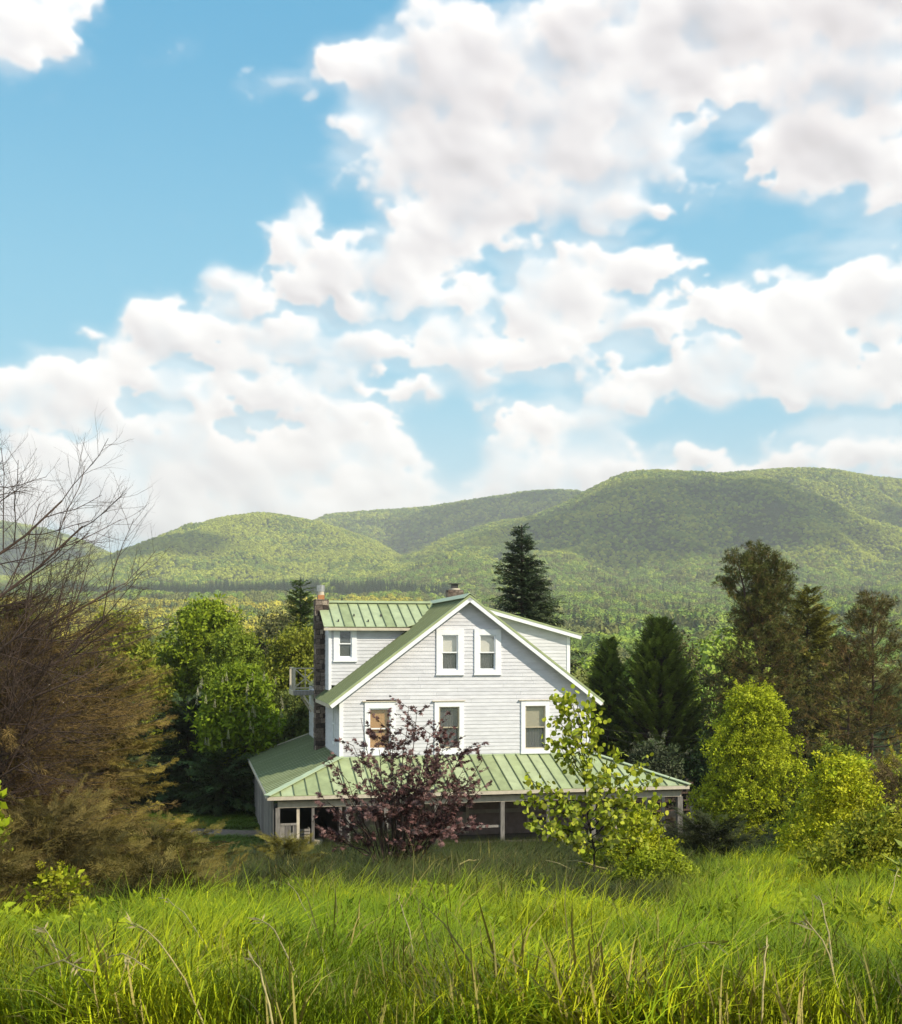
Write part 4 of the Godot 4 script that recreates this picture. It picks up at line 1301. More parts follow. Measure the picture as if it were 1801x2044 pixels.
# conifer: whorls of fronds round a straight trunk
func conifer(called: String, label: String, at: Vector2, h: float, r: float, col: Color, s: int, o := {}) -> Node3D:
	rng.seed = s
	var gy: float = o.get("y", land(at.x, at.y))
	var t := thing(called, label, o.get("category", "tree"), Vector3(at.x, gy, -at.y), 0.0, o.get("group", ""))
	var tw: float = o.get("trunk", h * .016)
	var tr := MB.new()
	tr.tube(bent(Vector3(0, -.2, 0), Vector3(0, h, 0), 6, 0.0, tw * .3), taper(6, tw, tw * .12), 7)
	part("trunk", tr.mesh(), o.get("bark", M.bark), t)
	var limbs := MB.new()
	var lists := [[] as Array[Transform3D], [] as Array[Transform3D]]
	var cols := [PackedColorArray(), PackedColorArray()]
	var meshes: Array = o.get("meshes", [M.frond_a, M.frond_b])
	var low: float = o.get("low", .04)
	var step: float = o.get("step", .28)
	var fs: float = o.get("frond", .8)
	var up_low: float = o.get("pitch_low", -.30); var up_high: float = o.get("pitch_high", .75)
	var tip: Color = o.get("tip", col)
	var inner: float = o.get("inner", .15)     # bare share of each limb
	var shape: float = o.get("shape", .8)
	var y := low * h
	while y < h * .985:
		var u := (y - low * h) / (h - low * h)
		var reach := r * pow(1.0 - u, shape) * minf(1.0, .55 + u * 4.0) + .12
		var n: int = o.get("whorl", 6)
		if u > .85: n = maxi(4, n - 2)
		for i in n:
			if rng.randf() < o.get("gaps", .08): continue
			var a := rng.randf() * TAU
			var L: float = reach * rng.randf_range(.72, 1.15) * (1.0 + o.get("lumpy", .5) * bumps.get_noise_3d(cos(a) * 9.0 + s, y * 9.0, sin(a) * 9.0))
			var pit := lerpf(up_low, up_high, u * u) + rng.randf_range(-.12, .12)
			var d := Vector3(cos(a), pit, sin(a)).normalized()
			var p0 := Vector3(0, y + rng.randf_range(-.5, .5) * step, 0)
			var end: Vector3 = p0 + d * L
			var sag: float = -L * o.get("sag", .06)
			if L > .5: limbs.tube(bent(p0, end, 3, sag, L * .03), taper(3, tw * o.get("limb", .3) * (1.0 - u * .6), tw * .07), 3)
			var q := inner
			var bright := rng.randf_range(.7, 1.3)
			while q <= 1.0:
				var p := p0.lerp(end, q) + Vector3(0, sag * 4.0 * q * (1.0 - q), 0)
				var yaw := rng.randf_range(-.75, .75) * (1.15 - q)
				var dd := d.rotated(Vector3.UP, yaw) + Vector3(0, rng.randf_range(-.2, .15) + o.get("lift", 0.0), 0)
				var k: int = rng.randi() % 2
				lists[k].append(Transform3D(along(dd, fs * rng.randf_range(.7, 1.2) * (1.15 - .35 * q) * minf(1.0, .45 + reach / r), o.get("roll", .7)), p))
				var c := shade(col, rng.randf_range(.6, 1.3) * bright).lerp(shade(tip, rng.randf_range(.85, 1.2) * bright), q * q * o.get("tipping", .5))
				cols[k].append(c)
				q += o.get("every", .34) * fs / maxf(L, .3)
		y += step * (1.0 - .45 * u)
	if limbs.v.size(): part("limbs", limbs.mesh(), o.get("bark", M.bark), t)
	for k in 2: mass("crown", meshes[k], M.needle, lists[k], cols[k], t)
	return t


# red pine: bare lower limbs, needle balls at the ends of upturned twigs
func pine(called: String, label: String, at: Vector2, h: float, r: float, col: Color, twig: Color, s: int, o := {}) -> void:
	rng.seed = s
	var t := thing(called, label, "tree", Vector3(at.x, land(at.x, at.y), -at.y), 0.0, o.get("group", ""))
	var lean: float = o.get("lean", 0.0)
	var tops := [[Vector3(0, -.2, 0), Vector3(lean, h, 0), h * .013]]
	for e in o.get("stems", []): tops.append([e[0], e[1], h * .011])
	var balls: Array[Transform3D] = []; var bc := PackedColorArray()
	var sprays: Array[Transform3D] = []; var sc := PackedColorArray()
	for st in tops:
		var tr := MB.new()
		tr.tube(bent(st[0], st[1], 8, 0.0, .04), taper(8, st[2], st[2] * .15), 8)
		part("trunk", tr.mesh(), M.bark_red, t)
		var limbs := MB.new()
		var y: float = o.get("low", .25) * h
		while y < st[1].y * .99:
			var u: float = (y - .25 * h) / (st[1].y - .25 * h)
			u = clampf(u, 0.0, 1.0)
			var base: Vector3 = st[0].lerp(st[1], (y - st[0].y) / (st[1].y - st[0].y))
			var reach: float = r * o.get("profile", func(v): return (1.0 - v * .72) * minf(1.0, .7 + v)).call(u)
			for i in 4 + rng.randi() % 2:
				var a := rng.randf() * TAU
				var L: float = reach * rng.randf_range(.55, 1.1)
				var d := Vector3(cos(a), lerpf(-.05, .9, u) + rng.randf_range(-.15, .15), sin(a)).normalized()
				var end: Vector3 = base + d * L + Vector3(0, L * .12, 0)
				limbs.tube(bent(base, end, 4, -L * .08, L * .03), taper(4, .035 * (1.2 - u), .009), 3)
				var m := 2 + int(L * o.get("thick", 3.2))
				for j in m:
					var q := rng.randf_range(.25, 1.0)
					var p: Vector3 = base.lerp(end, q) + around() * .1 * L
					var dd := (d + around() * .8 + Vector3(0, .35, 0)).normalized()
					var size := rng.randf_range(.35, .7)
					sprays.append(Transform3D(along(dd, size), p)); sc.append(shade(twig, rng.randf_range(.6, 1.4)))
					if rng.randf() < lerpf(o.get("needles_low", .25), .95, smooth(.45, .85, u)):
						balls.append(Transform3D(along(dd, rng.randf_range(.20, .34)), p + dd * size * .8)); bc.append(shade(col, rng.randf_range(.6, 1.3)))
				balls.append(Transform3D(along(d + Vector3.UP, rng.randf_range(.22, .36)), end)); bc.append(shade(col, rng.randf_range(.6, 1.3)))
			y += lerpf(.42, .34, u)
		part("limbs", limbs.mesh(), M.bark_red, t)
	mass("needles", M.balls, M.needle, balls, bc, t)
	mass("twigs", M.twigs, M.twig, sprays, sc, t)


# limbs that fork and fork again, in bare twigs
func fork(mb: MB, p: Vector3, d: Vector3, L: float, r: float, level: int, o: Dictionary) -> void:
	var n := 4
	var pts := PackedVector3Array([p])
	var q := p
	var dd := d
	for i in n:
		dd = (dd + around() * o.wander + Vector3(0, o.lift, 0) * (.5 + .5 * level / 3.0)).normalized()
		q += dd * L / n
		pts.append(q)
	mb.tube(pts, taper(n, r, r * .45), 5 if level > 2 else 3)
	if level <= 0: return
	var kids: int = o.kids[level]
	for k in kids:
		var t := lerpf(.18, 1.0, (k + rng.randf()) / kids)
		var f := t * n
		var i := mini(int(f), n - 1)
		var at := pts[i].lerp(pts[i + 1], f - i)
		var side := dd.cross(around()).normalized()
		var nd := (dd * rng.randf_range(.75, 1.2) + side * rng.randf_range(.5, 1.0)).normalized()
		fork(mb, at, nd, L * rng.randf_range(.36, .6) * (1.15 - .4 * t), r * lerpf(.5, .3, t), level - 1, o)


func make_sprays() -> void:
	M.tuft_a = leaf_tuft(501, 16, .34); M.tuft_b = leaf_tuft(502, 14, .38)
	M.tuft_fine_a = leaf_tuft(503, 24, .24); M.tuft_fine_b = leaf_tuft(504, 22, .26)
	M.hand_a = leaf_tuft(505, 11, .52, .38); M.hand_b = leaf_tuft(506, 12, .48, .4)
	M.frond_a = frond(507, 7, .11); M.frond_b = frond(508, 8, .10, .3)
	M.frond_fine_a = frond(509, 11, .045); M.frond_fine_b = frond(510, 12, .04, .3)
	M.balls = needle_ball(511, 34)
	M.twigs = twig_spray(512, 12, .022)
	M.twigs_fine = twig_spray(513, 17, .021); M.twigs_fine_b = twig_spray(514, 19, .019)


func trees_behind() -> void:
	# left of the house, from the far ones to the near ones
	var g := Color(.085, .15, .02)
	broadleaf("maple_tree", "broad bright green maple rising left of the house behind the dark evergreens", Vector2(-14.6, 70), 10.4, 3.5, Color(0.180, 0.252, 0.015), 601, {"lobes": 22, "tuft": .75, "tip": Color(0.295, 0.356, 0.019)})
	broadleaf("maple_tree", "fresh green maple filling the gap between the big maple and the balcony", Vector2(-12.2, 66), 8.6, 2.6, Color(.15, .21, .02), 617, {"lobes": 20, "tuft": .65, "tip": Color(.26, .32, .025), "low": .1})
	broadleaf("maple_tree", "green maple just right of the bare branches at far left", Vector2(-18.8, 67), 9.6, 3.0, Color(0.200, 0.248, 0.021), 602, {"lobes": 16, "tuft": .75, "tip": Color(0.351, 0.346, 0.032)})
	broadleaf("young_tree", "yellow green tree seen through the bare branches at the left edge", Vector2(-24.0, 64), 9.6, 2.6, Color(0.210, 0.266, 0.035), 603, {"lobes": 12, "tuft": .7})
	broadleaf("young_tree", "small lime tree behind the brown spruce on the left", Vector2(-20.5, 58), 7.6, 2.4, Color(0.241, 0.261, 0.020), 604, {"lobes": 12, "tuft": .65})
	conifer("tamarack_tree", "slender light green conifer standing highest between maple and chimney", Vector2(-9.8, 76), 12.6, 3.2, Color(0.120, 0.184, 0.045), 605, {"gaps": .1, "frond": 1.0, "step": .34, "whorl": 7, "pitch_low": .1, "pitch_high": .5, "tip": Color(0.192, 0.272, 0.048)})
	broadleaf("budding_tree", "thin olive tree with sparse leaves beside the slender conifer", Vector2(-10.6, 70), 9.9, 2.2, Color(0.160, 0.168, 0.072), 606, {"lobes": 12, "density": .45, "tuft": .6, "trunk": .13})
	conifer("spruce_tree", "dark green spruce between the maple and the slender conifer", Vector2(-11.4, 72), 9.2, 2.4, Color(0.063, 0.108, 0.032), 607, {"frond": .75, "tip": Color(0.126, 0.180, 0.045)})
	broadleaf("ash_tree", "mid green tree behind the balcony", Vector2(-8.4, 63), 8.6, 2.6, Color(0.200, 0.231, 0.023), 608, {"lobes": 16, "tuft": .6, "tip": Color(0.305, 0.312, 0.032)})
	broadleaf("ash_tree", "olive green bushy tree below the balcony", Vector2(-7.9, 60), 5.4, 2.4, Color(0.150, 0.188, 0.040), 609, {"lobes": 14, "tuft": .5, "low": .05})
	var hc := broadleaf("horse_chestnut", "horse chestnut with pale flower candles left of the balcony", Vector2(-9.9, 54.5), 6.7, 2.2, Color(0.152, 0.228, 0.013), 610, {"lobes": 20, "tuft": .62, "low": .42, "meshes": [M.hand_a, M.hand_b], "tip": Color(0.264, 0.343, 0.018)})
	rng.seed = 611
	var candle := MB.new()
	for i in 26:
		var u := i / 26.0; var a := i * 2.4
		candle.tint = shade(Color(.85, .80, .55), rng.randf_range(.8, 1.1))
		var o := Vector3(cos(a), .2, sin(a))
		candle.leaf(Vector3(0, u * .36, 0), o * .085 * (1.0 - u * .8), o.cross(Vector3.UP) * .06, o, .2)
	var cm := candle.mesh()
	for i in 34:
		var a := rng.randf_range(-.4, PI + .2); var y := rng.randf_range(3.0, 6.2)
		var rr := 2.15 * sqrt(maxf(.15, 1.0 - pow((y - 3.4) / 3.9, 2.0)))
		part("flower_candle", cm, M.leaf, hc, Transform3D(Basis().scaled(Vector3.ONE * rng.randf_range(.8, 1.2)), Vector3(cos(a) * rr, y, sin(a) * rr)))
	conifer("hemlock_tree", "dark spreading hemlock in the shade left of the porch", Vector2(-12.6, 56), 5.0, 3.2, Color(0.042, 0.068, 0.022), 612, {"frond": .8, "step": .24, "whorl": 8, "shape": .55, "low": .0})
	conifer("hemlock_tree", "dark low hemlock close beside the plank wall of the porch", Vector2(-10.3, 52.8), 2.7, 2.0, Color(0.050, 0.081, 0.023), 613, {"frond": .7, "step": .22, "whorl": 8, "shape": .5, "low": .0})
	conifer("hemlock_tree", "dark hemlock half hidden by the brown spruce", Vector2(-15.8, 55), 5.2, 2.8, Color(0.063, 0.087, 0.029), 614, {"frond": .8, "step": .26, "whorl": 7, "shape": .6, "low": .0})
	broadleaf("shrub", "low dark green shrub at the far end of the plank wall", Vector2(-8.6, 52.5), 1.3, .8, Color(.05, .085, .018), 615, {"lobes": 6, "tuft": .35, "low": .0, "category": "shrub"})
	# behind and right of the house
	conifer("spruce_tree", "tall dark blue green spruce rising behind the right roof", Vector2(3.75, 62), 14.1, 3.6, Color(0.061, 0.100, 0.048), 620, {"frond": .85, "step": .30, "whorl": 9, "pitch_low": -.2, "pitch_high": .55, "tip": Color(0.126, 0.145, 0.066), "gaps": .04, "shape": .85})
	conifer("arborvitae", "smaller dark arborvitae just right of the dormer", Vector2(7.9, 58.5), 7.9, 1.75, Color(0.082, 0.137, 0.026), 621, {"frond": .5, "step": .15, "whorl": 9, "pitch_low": .7, "pitch_high": 1.4, "shape": .6, "low": .0, "inner": .45, "tip": Color(0.173, 0.237, 0.039)})
	conifer("arborvitae", "large dark conical arborvitae right of the house", Vector2(10.2, 57.5), 8.9, 2.95, Color(0.086, 0.137, 0.024), 622, {"frond": .55, "step": .15, "whorl": 11, "pitch_low": .7, "pitch_high": 1.4, "shape": .62, "low": .0, "inner": .5, "tip": Color(0.188, 0.244, 0.039)})
	broadleaf("young_tree", "lime green young tree beside the right flank of the big arborvitae", Vector2(12.6, 62), 6.2, 1.1, Color(.14, .20, .018), 623, {"lobes": 7, "tuft": .45, "low": .45})
	broadleaf("shrub", "dark shrub with whitish blossom behind the right porch roof", Vector2(8.9, 51.5), 3.3, 1.9, Color(0.045, 0.075, 0.022), 624, {"lobes": 10, "tuft": .45, "low": .0, "category": "shrub", "tip": Color(0.180, 0.180, 0.135)})
	broadleaf("shrub", "very dark shrub under the big arborvitae", Vector2(12.3, 53), 3.4, 2.3, Color(0.058, 0.095, 0.023), 625, {"lobes": 12, "tuft": .5, "low": .0, "category": "shrub"})
	broadleaf("budding_tree", "sparse brownish tree between the arborvitae and the tall pine", Vector2(12.9, 66), 8.0, 2.6, Color(0.135, 0.135, 0.054), 626, {"lobes": 12, "density": .6, "tuft": .55, "low": .1})
	conifer("spruce_tree", "yellow olive spruce behind the tall pine", Vector2(18.6, 61), 10.6, 2.7, Color(0.232, 0.227, 0.046), 627, {"frond": .8, "step": .27, "whorl": 7, "pitch_low": -.1, "shape": .55, "tip": Color(0.348, 0.313, 0.053)})
	pine("red_pine", "tall red pine with dark needle clusters at its open top", Vector2(14.9, 56), 11.9, 2.9, Color(0.104, 0.116, 0.026), Color(0.217, 0.156, 0.051), 628, {"stems": [[Vector3(0, 6.5, 0), Vector3(-1.25, 11.6, .3)], [Vector3(.05, 7.2, 0), Vector3(.95, 11.4, -.2)]], "needles_low": .5, "thick": 4.2})
	pine("red_pine", "brownish pine with two trunks at the right edge", Vector2(17.9, 50), 9.3, 2.8, Color(0.122, 0.109, 0.029), Color(0.235, 0.156, 0.061), 629, {"stems": [[Vector3(-1.1, -.2, .6), Vector3(-1.0, 7.2, .4)]], "lean": .2, "needles_low": .4, "thick": 4.2, "low": .30})
	broadleaf("budding_tree", "brownish leafless looking tree behind the lime tree", Vector2(14.2, 52), 5.2, 2.2, Color(0.153, 0.130, 0.061), 630, {"lobes": 10, "density": .7, "tuft": .5, "low": .05})
	broadleaf("lime_tree", "bright yellow green tree right of the porch corner", Vector2(11.6, 45.2), 5.9, 2.75, Color(0.338, 0.390, 0.014), 631, {"lobes": 34, "lobe": .72, "tuft": .42, "low": .04, "wide_low": .35, "meshes": [M.tuft_fine_a, M.tuft_fine_b], "tip": Color(0.488, 0.542, 0.021), "density": .85})
	broadleaf("lime_tree", "lower olive green part of the thicket right of the lime tree", Vector2(14.6, 44), 3.6, 2.0, Color(0.188, 0.244, 0.024), 632, {"lobes": 24, "lobe": .75, "tuft": .42, "low": .0, "category": "shrub", "meshes": [M.tuft_fine_a, M.tuft_fine_b]})
	broadleaf("shrub", "golden green bush under the two trunked pine", Vector2(15.6, 41), 3.5, 1.7, Color(0.263, 0.260, 0.024), 633, {"lobes": 22, "lobe": .75, "tuft": .36, "low": .0, "category": "shrub", "meshes": [M.tuft_fine_a, M.tuft_fine_b], "tip": Color(0.488, 0.396, 0.030)})
	broadleaf("shrub", "olive bush at the right edge behind the tall grass", Vector2(14.2, 35), 3.3, 1.9, Color(0.244, 0.328, 0.024), 634, {"lobes": 22, "lobe": .75, "tuft": .36, "low": .0, "category": "shrub", "meshes": [M.tuft_fine_a, M.tuft_fine_b], "tip": Color(0.488, 0.496, 0.030)})
	broadleaf("shrub", "dark green bush between lime tree and golden bush", Vector2(12.3, 39), 2.2, 1.6, Color(0.077, 0.119, 0.020), 635, {"lobes": 10, "tuft": .36, "low": .0, "category": "shrub"})
	broadleaf("shrub", "olive gold bush at the far right edge under the pines", Vector2(17.4, 43), 3.9, 2.0, Color(.20, .19, .022), 637, {"lobes": 22, "lobe": .75, "tuft": .38, "low": .0, "category": "shrub", "meshes": [M.tuft_fine_a, M.tuft_fine_b], "tip": Color(.36, .29, .024)})
	broadleaf("shrub", "green bramble thicket right of the tall leafy lime shoots", Vector2(12.4, 31.5), 2.6, 1.6, Color(0.221, 0.270, 0.020), 638, {"lobes": 20, "lobe": .75, "tuft": .34, "low": .0, "category": "shrub", "meshes": [M.tuft_fine_a, M.tuft_fine_b], "tip": Color(0.442, 0.432, 0.022)})
	broadleaf("shrub", "broad lime green bush between the lime tree and the leafy shoots", Vector2(11.3, 36), 2.6, 1.5, Color(0.273, 0.338, 0.018), 639, {"lobes": 20, "lobe": .75, "tuft": .34, "low": .0, "category": "shrub", "meshes": [M.tuft_fine_a, M.tuft_fine_b], "tip": Color(0.494, 0.513, 0.022)})
	broadleaf("weeping_shrub", "tall leafy lime shoots standing in front of the golden bush", Vector2(10.6, 31), 2.9, .95, Color(0.331, 0.422, 0.021), 636, {"lobes": 9, "tuft": .34, "low": .0, "category": "shrub", "meshes": [M.hand_a, M.hand_b], "tip": Color(0.508, 0.550, 0.026)})


func near_plants() -> void:
	# the brown, half dead spruces on the left
	var brown := Color(0.164, 0.110, 0.040); var gold := Color(0.260, 0.206, 0.037)
	var B := {"frond": .50, "step": .15, "whorl": 10, "pitch_low": -.22, "pitch_high": .5, "meshes": [M.twigs_fine, M.twigs_fine_b], "gaps": .1, "tipping": .35, "shape": .62, "every": .36, "inner": .06, "sag": .08, "limb": .14, "roll": -1.0, "lumpy": .9}
	var b1 := B.duplicate(); b1.merge({"tip": Color(0.231, 0.168, 0.051)}, true)
	conifer("dead_spruce", "big brown half dead spruce at the left edge", Vector2(-8.3, 21.5), 5.4, 4.3, brown, 701, b1)
	var b2 := B.duplicate(); b2.merge({"tip": gold, "meshes": [M.frond_fine_a, M.twigs_fine], "tipping": .9, "frond": .36}, true)
	conifer("spruce_tree", "brown spruce with gold green branch tips left of the path", Vector2(-7.7, 25.5), 4.9, 2.5, Color(0.163, 0.131, 0.038), 702, b2)
	conifer("dead_spruce", "drooping brown spruce behind the two front ones", Vector2(-10.6, 29), 6.2, 3.4, brown, 703, b1)
	var b3 := B.duplicate(); b3.merge({"tip": gold, "meshes": [M.frond_fine_a, M.twigs_fine_b], "frond": .32, "step": .12, "shape": .5, "pitch_low": .1}, true)
	conifer("juniper_bush", "low brown juniper scrub at the foot of the big spruce", Vector2(-5.9, 17.2), 1.35, 2.0, Color(0.107, 0.084, 0.026), 704, b3)
	conifer("juniper_bush", "low olive juniper scrub in front of the gold tipped spruce", Vector2(-5.5, 21.5), 1.0, 1.7, Color(0.110, 0.103, 0.025), 705, b3)
	conifer("juniper_bush", "brown juniper scrub at the left edge of the grass", Vector2(-5.0, 12.0), .8, 1.35, Color(0.100, 0.077, 0.026), 706, b3)
	conifer("juniper_bush", "rounded olive bush just left of the porch corner", Vector2(-4.0, 28), .75, 1.0, Color(0.162, 0.153, 0.028), 707, b3)
	conifer("juniper_bush", "brown scrub left of the two leafy vines", Vector2(-3.7, 14.6), .6, 1.3, Color(0.114, 0.094, 0.026), 708, b3)
	# bare tree whose upswept branches stand against the sky
	rng.seed = 710
	var bt := thing("bare_tree", "bare larch with upswept black branches against the sky at the left edge", "tree", Vector3(-9.9, land(-9.9, 21), -21.0))
	var tr := MB.new(); tr.tube(bent(Vector3(0, -.3, 0), Vector3(-.4, 9.6, 0), 8, 0, .05), taper(8, .17, .03), 8); part("trunk", tr.mesh(), M.bark, bt)
	var o := {"wander": .18, "lift": .10, "kids": [0, 6, 8, 10]}
	# height of the fork, reach to the right, rise, and depth of each limb
	for l in [[1.6, 3.6, 1.3, .3], [2.2, 3.9, 2.0, -.6], [2.9, 3.7, 2.4, .5], [3.5, 3.4, 2.7, -.3], [4.2, 2.9, 2.9, .6], [4.8, 2.5, 2.7, -.5], [5.4, 1.9, 2.1, .2], [6.0, 1.5, 1.7, -.2], [6.6, 1.2, 1.5, .3], [1.2, 3.0, .6, 1.0], [3.2, 2.6, 1.5, 1.4], [5.0, 1.8, 2.3, 1.2], [4.0, -2.4, 2.2, .5], [2.4, -2.8, 1.6, -.4], [6.0, -1.8, 2.2, .2], [1.8, 3.4, .2, .8], [2.6, 3.2, .9, 1.2], [.9, 2.6, .1, .6]]:
		var mb := MB.new()
		var d := Vector3(l[1], l[2], l[3] * 1.6)
		fork(mb, Vector3(-.04 * l[0], l[0], 0), (d * Vector3(1.25, .55, 1.0)).normalized(), d.length() * 1.0, .038, 3, o)
		part("branch", mb.mesh(), M.bark_red, bt)
	# lime leaves at the left edge and the two small vines in the scrub
	broadleaf("sapling", "lime leaved sapling poking in at the left edge", Vector2(-5.3, 12.6), 1.95, .62, Color(0.260, 0.351, 0.014), 720, {"lobes": 9, "tuft": .30, "low": .42, "category": "sapling", "trunk": .015, "meshes": [M.tuft_a, M.tuft_b], "tip": Color(0.390, 0.442, 0.020)})
	broadleaf("vine_shrub", "leafy yellow green vine over the brown scrub at lower left", Vector2(-4.15, 12.2), .52, .48, Color(0.238, 0.308, 0.014), 721, {"lobes": 7, "tuft": .24, "low": .2, "category": "shrub", "trunk": .01, "tip": Color(0.392, 0.378, 0.020)})
	broadleaf("shrub", "round lime shrub in the grass below the aspen", Vector2(3.55, 22.5), 1.5, .95, Color(0.315, 0.362, 0.012), 722, {"lobes": 12, "tuft": .26, "low": .0, "category": "shrub", "trunk": .012, "meshes": [M.tuft_fine_a, M.tuft_fine_b], "tip": Color(0.450, 0.464, 0.016)})
	broadleaf("shrub", "low lime shrub in front of the round one", Vector2(3.2, 18.5), .8, .85, Color(0.261, 0.322, 0.012), 723, {"lobes": 10, "tuft": .22, "low": .0, "category": "shrub", "trunk": .01, "meshes": [M.tuft_fine_a, M.tuft_fine_b]})
	broadleaf("shrub", "yellow lime shrub on the bank right of the dark brush", Vector2(8.0, 24), 2.0, 1.15, Color(0.360, 0.415, 0.014), 724, {"lobes": 14, "tuft": .28, "low": .0, "category": "shrub", "trunk": .012, "meshes": [M.tuft_fine_a, M.tuft_fine_b], "tip": Color(0.550, 0.502, 0.019)})
	broadleaf("shrub", "olive low shrub in the hollow below the yellow lime shrub", Vector2(6.4, 17.5), .95, 1.1, Color(0.216, 0.262, 0.020), 725, {"lobes": 10, "tuft": .24, "low": .0, "category": "shrub", "trunk": .01, "tip": Color(0.392, 0.357, 0.028)})
	conifer("brush_heap", "dark tangle of brush left of the yellow lime shrub", Vector2(6.3, 28), 1.05, 1.6, Color(.05, .06, .020), 726, {"frond": .4, "step": .12, "whorl": 9, "shape": .45, "low": .0, "pitch_low": .2, "category": "brush", "meshes": [M.twigs_fine, M.frond_fine_a], "trunk": .01})
	conifer("brush_heap", "brown twiggy brush at the right edge of the bank", Vector2(9.9, 25.5), 1.7, 1.5, Color(0.153, 0.112, 0.054), 727, {"frond": .45, "step": .14, "whorl": 9, "shape": .45, "low": .0, "pitch_low": .3, "category": "brush", "meshes": [M.twigs_fine, M.twigs_fine_b], "trunk": .01})
	conifer("brush_heap", "dark undergrowth against the foot of the porch", Vector2(-1.9, 31), 1.0, 1.6, Color(0.043, 0.050, 0.019), 728, {"frond": .35, "step": .11, "whorl": 9, "shape": .45, "low": .0, "pitch_low": .2, "category": "brush", "meshes": [M.twigs_fine, M.frond_fine_a], "trunk": .01})
	broad_weed()
	purple_maple()
	aspen()


func broad_weed() -> void:
	rng.seed = 730
	var t := thing("leafy_weed", "large pale leaved weed among dead stalks at the right", "plant", Vector3(5.35, land(5.35, 13.6), -13.6))
	for i in 16:
		var a := rng.randf() * TAU
		var d := Vector3(cos(a), rng.randf_range(.2, .9), sin(a)).normalized() * rng.randf_range(.25, .42)
		var mb := MB.new(); mb.tint = shade(Color(.26, .30, .05), rng.randf_range(.7, 1.2))
		mb.leaf(Vector3(0, rng.randf_range(.2, .7), 0), d, d.cross(Vector3.UP).normalized() * .12, Vector3.UP, .2)
		part("leaf", mb.mesh(), M.leaf, t)
	var st := MB.new(); st.tube(bent(Vector3.ZERO, Vector3(.05, .8, 0), 3, 0, .01), taper(3, .012, .006), 5); part("stem", st.mesh(), M.straw, t)


# five pointed leaf, one metre across, stem at the origin, pointing along z
func palm_leaf() -> ArrayMesh:
	var mb := MB.new()
	for i in 5:
		var a := (i - 2) * .62
		var L := [.62, .85, 1.0, .85, .62][i] as float
		var d := Vector3(sin(a), -.10 * absf(i - 2.0), cos(a)) * L
		mb.leaf(Vector3.ZERO, d, Vector3(cos(a), 0, -sin(a)) * .26, Vector3.UP, .15)
	return mb.mesh()


func round_leaf() -> ArrayMesh:
	var mb := MB.new()
	var rim := []
	for i in 9:
		var a := PI * (i / 8.0 * 2.0 - 1.0)
		var r := .5 * (1.0 + .06 * cos(a))
		rim.append(Vector3(sin(a) * r, -.10 * absf(sin(a)), .55 - cos(a) * r * -1.0))
	for i in 8:
		mb.tri_n(Vector3(0, .04, .5), rim[i], rim[i + 1], Vector3(0, 1, 0), Vector3(-rim[i].x * .3, 1, 0).normalized(), Vector3(-rim[i + 1].x * .3, 1, 0).normalized())
	return mb.mesh()


# leaves nearest the road as parts of their own, the others as one mass
func hang_leaves(t: Node3D, spots: Array[Transform3D], cols: PackedColorArray, leaf: ArrayMesh, own: int) -> void:
	var order := range(spots.size())
	order.sort_custom(func(a, b): return spots[a].origin.z + spots[a].basis.z.length() * 2.0 > spots[b].origin.z + spots[b].basis.z.length() * 2.0)
	var tints := {}
	var rest: Array[Transform3D] = []; var rc := PackedColorArray()
	for i in order.size():
		var k: int = order[i]
		if i < own:
			var c: Color = cols[k]
			var key := "%d_%d" % [int(c.r * 60), int(c.g * 60)]
			if not tints.has(key):
				var m := leafy(.5); m.albedo_color = c.linear_to_srgb(); m.vertex_color_use_as_albedo = false
				tints[key] = m
			part("leaf", leaf, tints[key], t, spots[k])
		else:
			rest.append(spots[k]); rc.append(cols[k])
	mass("foliage", leaf, M.leaf, rest, rc, t)


